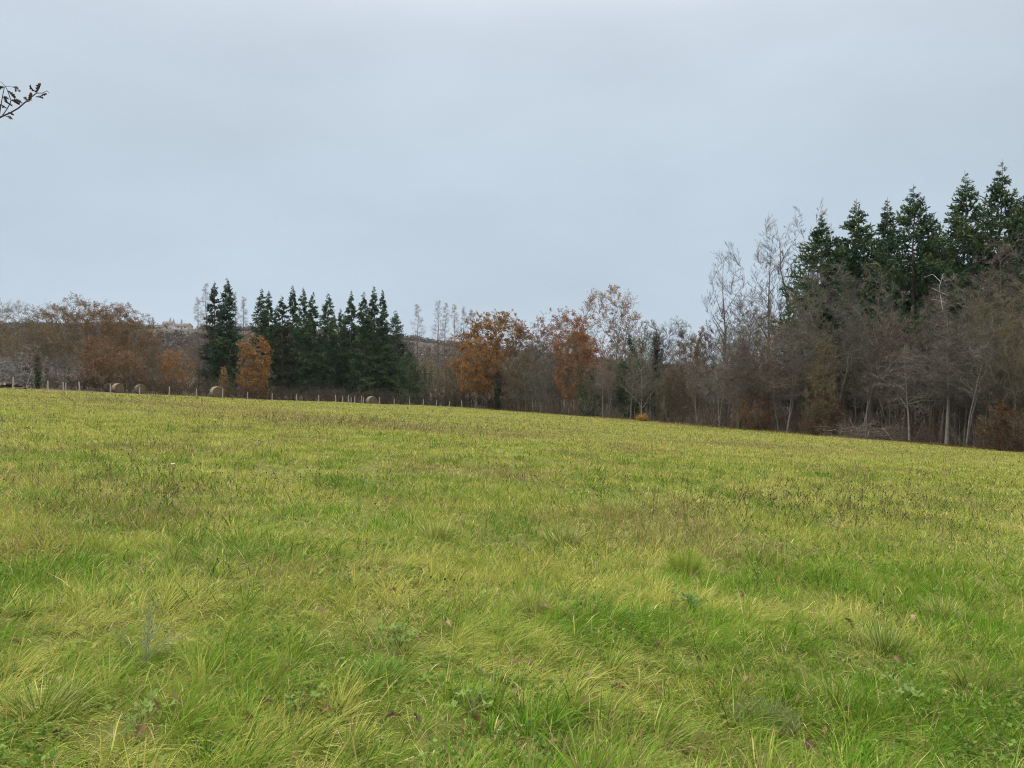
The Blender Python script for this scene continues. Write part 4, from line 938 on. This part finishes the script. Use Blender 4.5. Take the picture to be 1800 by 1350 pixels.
def tussocks():
    rng = np.random.default_rng(15)
    def tus(px, py, rad, hgt, n, cols, label, lean=(.3, 1.3)):
        x0, y0 = gpt(px, py); mb = MB(); a = rng.uniform(0, 6.3, n); r = rad * rng.uniform(0, 1, n) ** .8
        x = r * np.cos(a) * .5; y = r * np.sin(a) * .5; c = np.array(cols)[rng.integers(0, len(cols), n)] * rng.uniform(.75, 1.25, (n, 1))
        a2 = a + rng.normal(size=n) * .5; wd = .0045 * max(1, y0 / 5) ** .7 * rng.uniform(.6, 1.4, n)
        blades(mb, x, y, hgt * rng.uniform(.5, 1.15, n), wd, rng.uniform(lean[0], lean[1], n) * (.5 + .6 * r / rad), np.cos(a2), np.sin(a2), c, 3, rng, z=np.zeros(n))
        o = mb.build('grass_tussock', M_GRASS, loc=(x0, y0, h1(x0, y0))); tag(o, label, 'grass tussock', 'tussocks in the field')
    YG = [(.36, .36, .08), (.28, .31, .06), (.50, .46, .20), (.18, .26, .04)]; GR = [(.12, .20, .035), (.2, .26, .05), (.08, .14, .025)]; GY = [(.17, .20, .075), (.23, .25, .11), (.14, .17, .055)]
    tus(935, 1085, .22, 0.22, 420, YG, 'bright yellow-green grass tussock in the middle of the near field, pale tips curling over')
    tus(765, 950, .3, 0.26, 380, YG, 'yellow tussock of long grass beyond the bright one, toward the spruce row')
    tus(1205, 1010, .28, 0.26, 420, [(.2, .27, .04), (.26, .3, .05)], 'fresh green tussock on the open field, below the feathery bare trees')
    tus(1090, 905, .5, 0.24, 380, YG, 'wide pale tussock in the middle distance below the ivy tree')
    tus(1480, 895, .45, 0.27, 380, YG, 'pale tussock among the dark seed heads below the wide grey tree')
    tus(990, 965, .4, 0.22, 380, YG + GR, 'low wide tussock between the bright one and the wide pale one')
    tus(1345, 1285, .3, 0.12, 900, GY, 'grey-green cushion of very fine grass near the bottom edge', (.2, 1.0))
    tus(1470, 1250, .3, 0.19, 420, YG + GR, 'yellowish tussock beside the grey-green cushion')
    tus(1560, 1150, .32, 0.20, 420, GR + YG, 'green tussock with pale bent tips behind the yellowish one')
    tus(660, 1215, .42, 0.12, 800, [(.14, .24, .035), (.19, .28, .045), (.10, .18, .025)], 'dense dark green tussock lying combed over in the near field', (.9, 1.5))
    tus(60, 1270, .35, 0.22, 520, GR + YG, 'combed tussock in the nearest corner under the twig', (.9, 1.5))
    tus(1660, 1085, .3, 0.19, 380, YG, 'straw-tipped tussock out toward the twisting pale tree')
    # broad-leaved weeds
    def weed(px, py, n, size, cols, label, name='broadleaf_weed', hgt=.10):
        x0, y0 = gpt(px, py); mb = MB()
        a = rng.uniform(0, 6.3, n); r = rng.uniform(.02, .14, n)
        p = np.stack([r * np.cos(a), r * np.sin(a), hgt * rng.uniform(.7, 1.3, n)], 1)
        st = np.stack([np.zeros((n, 3)), p * .6 + np.array([0, 0, .03]), p], 1); tubes(mb, st, np.full((n, 3), .0018), 3, (.12, .17, .05))
        for i in range(n):
            c = np.array(cols[int(rng.integers(len(cols)))]) * rng.uniform(.8, 1.2); s = size * rng.uniform(.7, 1.2); b = rng.uniform(0, 6.3)
            for l in range(3):                           # three lobed leaflets
                th = b + l * 2.1; V = [p[i]]; 
                for q in range(7):
                    u = -0.7 + 1.4 * q / 6; rr = s * (1 + .18 * (-1) ** q) * (1 - .25 * abs(u)); V.append(p[i] + np.array([rr * math.cos(th + u * .8), rr * math.sin(th + u * .8), .012 * math.cos(u * 3)]))
                mb.add(V, t=[(0, k, k + 1) for k in range(1, 7)], c=c)
        tag(mb.build(name, M_LEAF, loc=(x0, y0, h1(x0, y0) + .0)), label, 'weed', 'leafy weeds in the grass')
    BL = [(.13, .19, .035), (.16, .22, .045), (.10, .155, .03)]
    weed(700, 1160, 16, .035, BL, 'buttercup-like weed with lobed leaves behind the dark green tussock')
    weed(520, 1268, 9, .03, BL, 'small lobed weed among brown leaves near the bottom edge')
    weed(1215, 1075, 12, .04, [(.08, .15, .035)], 'dark leafy weed below the fresh green tussock')
    weed(830, 1275, 9, .03, BL, 'lobed weed half under the combed grass beside fallen leaves')
    weed(240, 1295, 10, .03, BL, 'pale-green lobed weed near the pale stalk in the near corner')
    weed(1600, 1240, 8, .035, [(.17, .23, .06), (.13, .19, .045)], 'pale broad leaves out to the side of the yellowish tussock')
    # pale grey-stemmed weed
    x0, y0 = gpt(248, 1185); mb = MB(); ns = 9; P = np.zeros((ns, 5, 3)); d = norm(np.concatenate([rng.normal(size=(ns, 2)) * .45, np.ones((ns, 1))], 1)); L = rng.uniform(.2, .42, ns)
    for s in range(1, 5): P[:, s] = P[:, s - 1] + d * (L / 4)[:, None]; d = norm(d + rng.normal(size=(ns, 3)) * .2)
    R = np.full((ns, 5), .0028) * np.linspace(1, .4, 5); tubes(mb, P, R, 4, (.34, .34, .26)); A, AR = grow(P, R, 7, rng, .3, 1, (25, 60), .07, None, 3, .05, .2, .6, .4, .001); tubes(mb, A, AR, 3, (.3, .32, .22))
    p, ax = pts_on(A, 90, rng); leaves(mb, p, .018, rng, [(.2, .25, .12), (.14, .2, .08)], ax, .4)
    tag(mb.build('stalky_weed', M_GRASS, loc=(x0, y0, h1(x0, y0) + .02)), 'pale branching stalk rising out of the near grass', 'weed')
    # white daisies
    def daisy(px, py, label):
        x0, y0 = gpt(px, py); root = empty('white_flower', (x0, y0, h1(x0, y0)), label, 'flower', 'white flowers in the field')
        s = MB(); tubes(s, np.array([[(0, 0, 0), (.01, 0, .15), (.0, 0, .3)]]), np.full((1, 3), .002), 4, (.1, .15, .04)); s.build('stem', M_GRASS, root)
        f = MB(); m = 12
        for i in range(m):
            a = i * 6.283 / m; b = a + .2; c_ = a - .2; f.add([(0, -.0, .3), (.028 * math.cos(c_), .028 * math.sin(c_), .315), (.036 * math.cos(a), .036 * math.sin(a), .31), (.028 * math.cos(b), .028 * math.sin(b), .315)], q=[(0, 1, 2, 3)], c=(.8, .8, .76))
        f.build('petals', M_LEAF, root); g = MB(); tubes(g, np.array([[(0, 0, .3), (0, 0, .312), (0, 0, .318)]]), np.array([[.006, .009, .003]]), 7, (.6, .42, .04)); g.build('flower_centre', M_LEAF, root)
    daisy(302, 858, 'white flower standing alone in the grass out toward the largest bale'); daisy(742, 808, 'tiny white flower far out in the field below the bare larches')
tussocks()

def haze():
    m = bpy.data.materials.new('haze'); m.use_nodes = True; t = m.node_tree; t.nodes.clear()
    o = t.nodes.new('ShaderNodeOutputMaterial'); v = t.nodes.new('ShaderNodeVolumePrincipled'); v.inputs['Density'].default_value = .00006; v.inputs['Color'].default_value = (.86, .92, 1, 1)
    t.links.new(v.outputs[0], o.inputs[1])
    z0, z1 = -30, 75; X = 2300; v_ = [(-X, -900, z0), (X, -900, z0), (X, 2900, z0), (-X, 2900, z0), (-X, -900, z1), (X, -900, z1), (X, 2900, z1), (-X, 2900, z1)]
    b = MB(); b.add(v_, q=[(3, 2, 1, 0), (4, 5, 6, 7), (0, 1, 5, 4), (1, 2, 6, 5), (2, 3, 7, 6), (3, 0, 4, 7)]); tag(b.build('haze', m), kind='stuff')
haze()
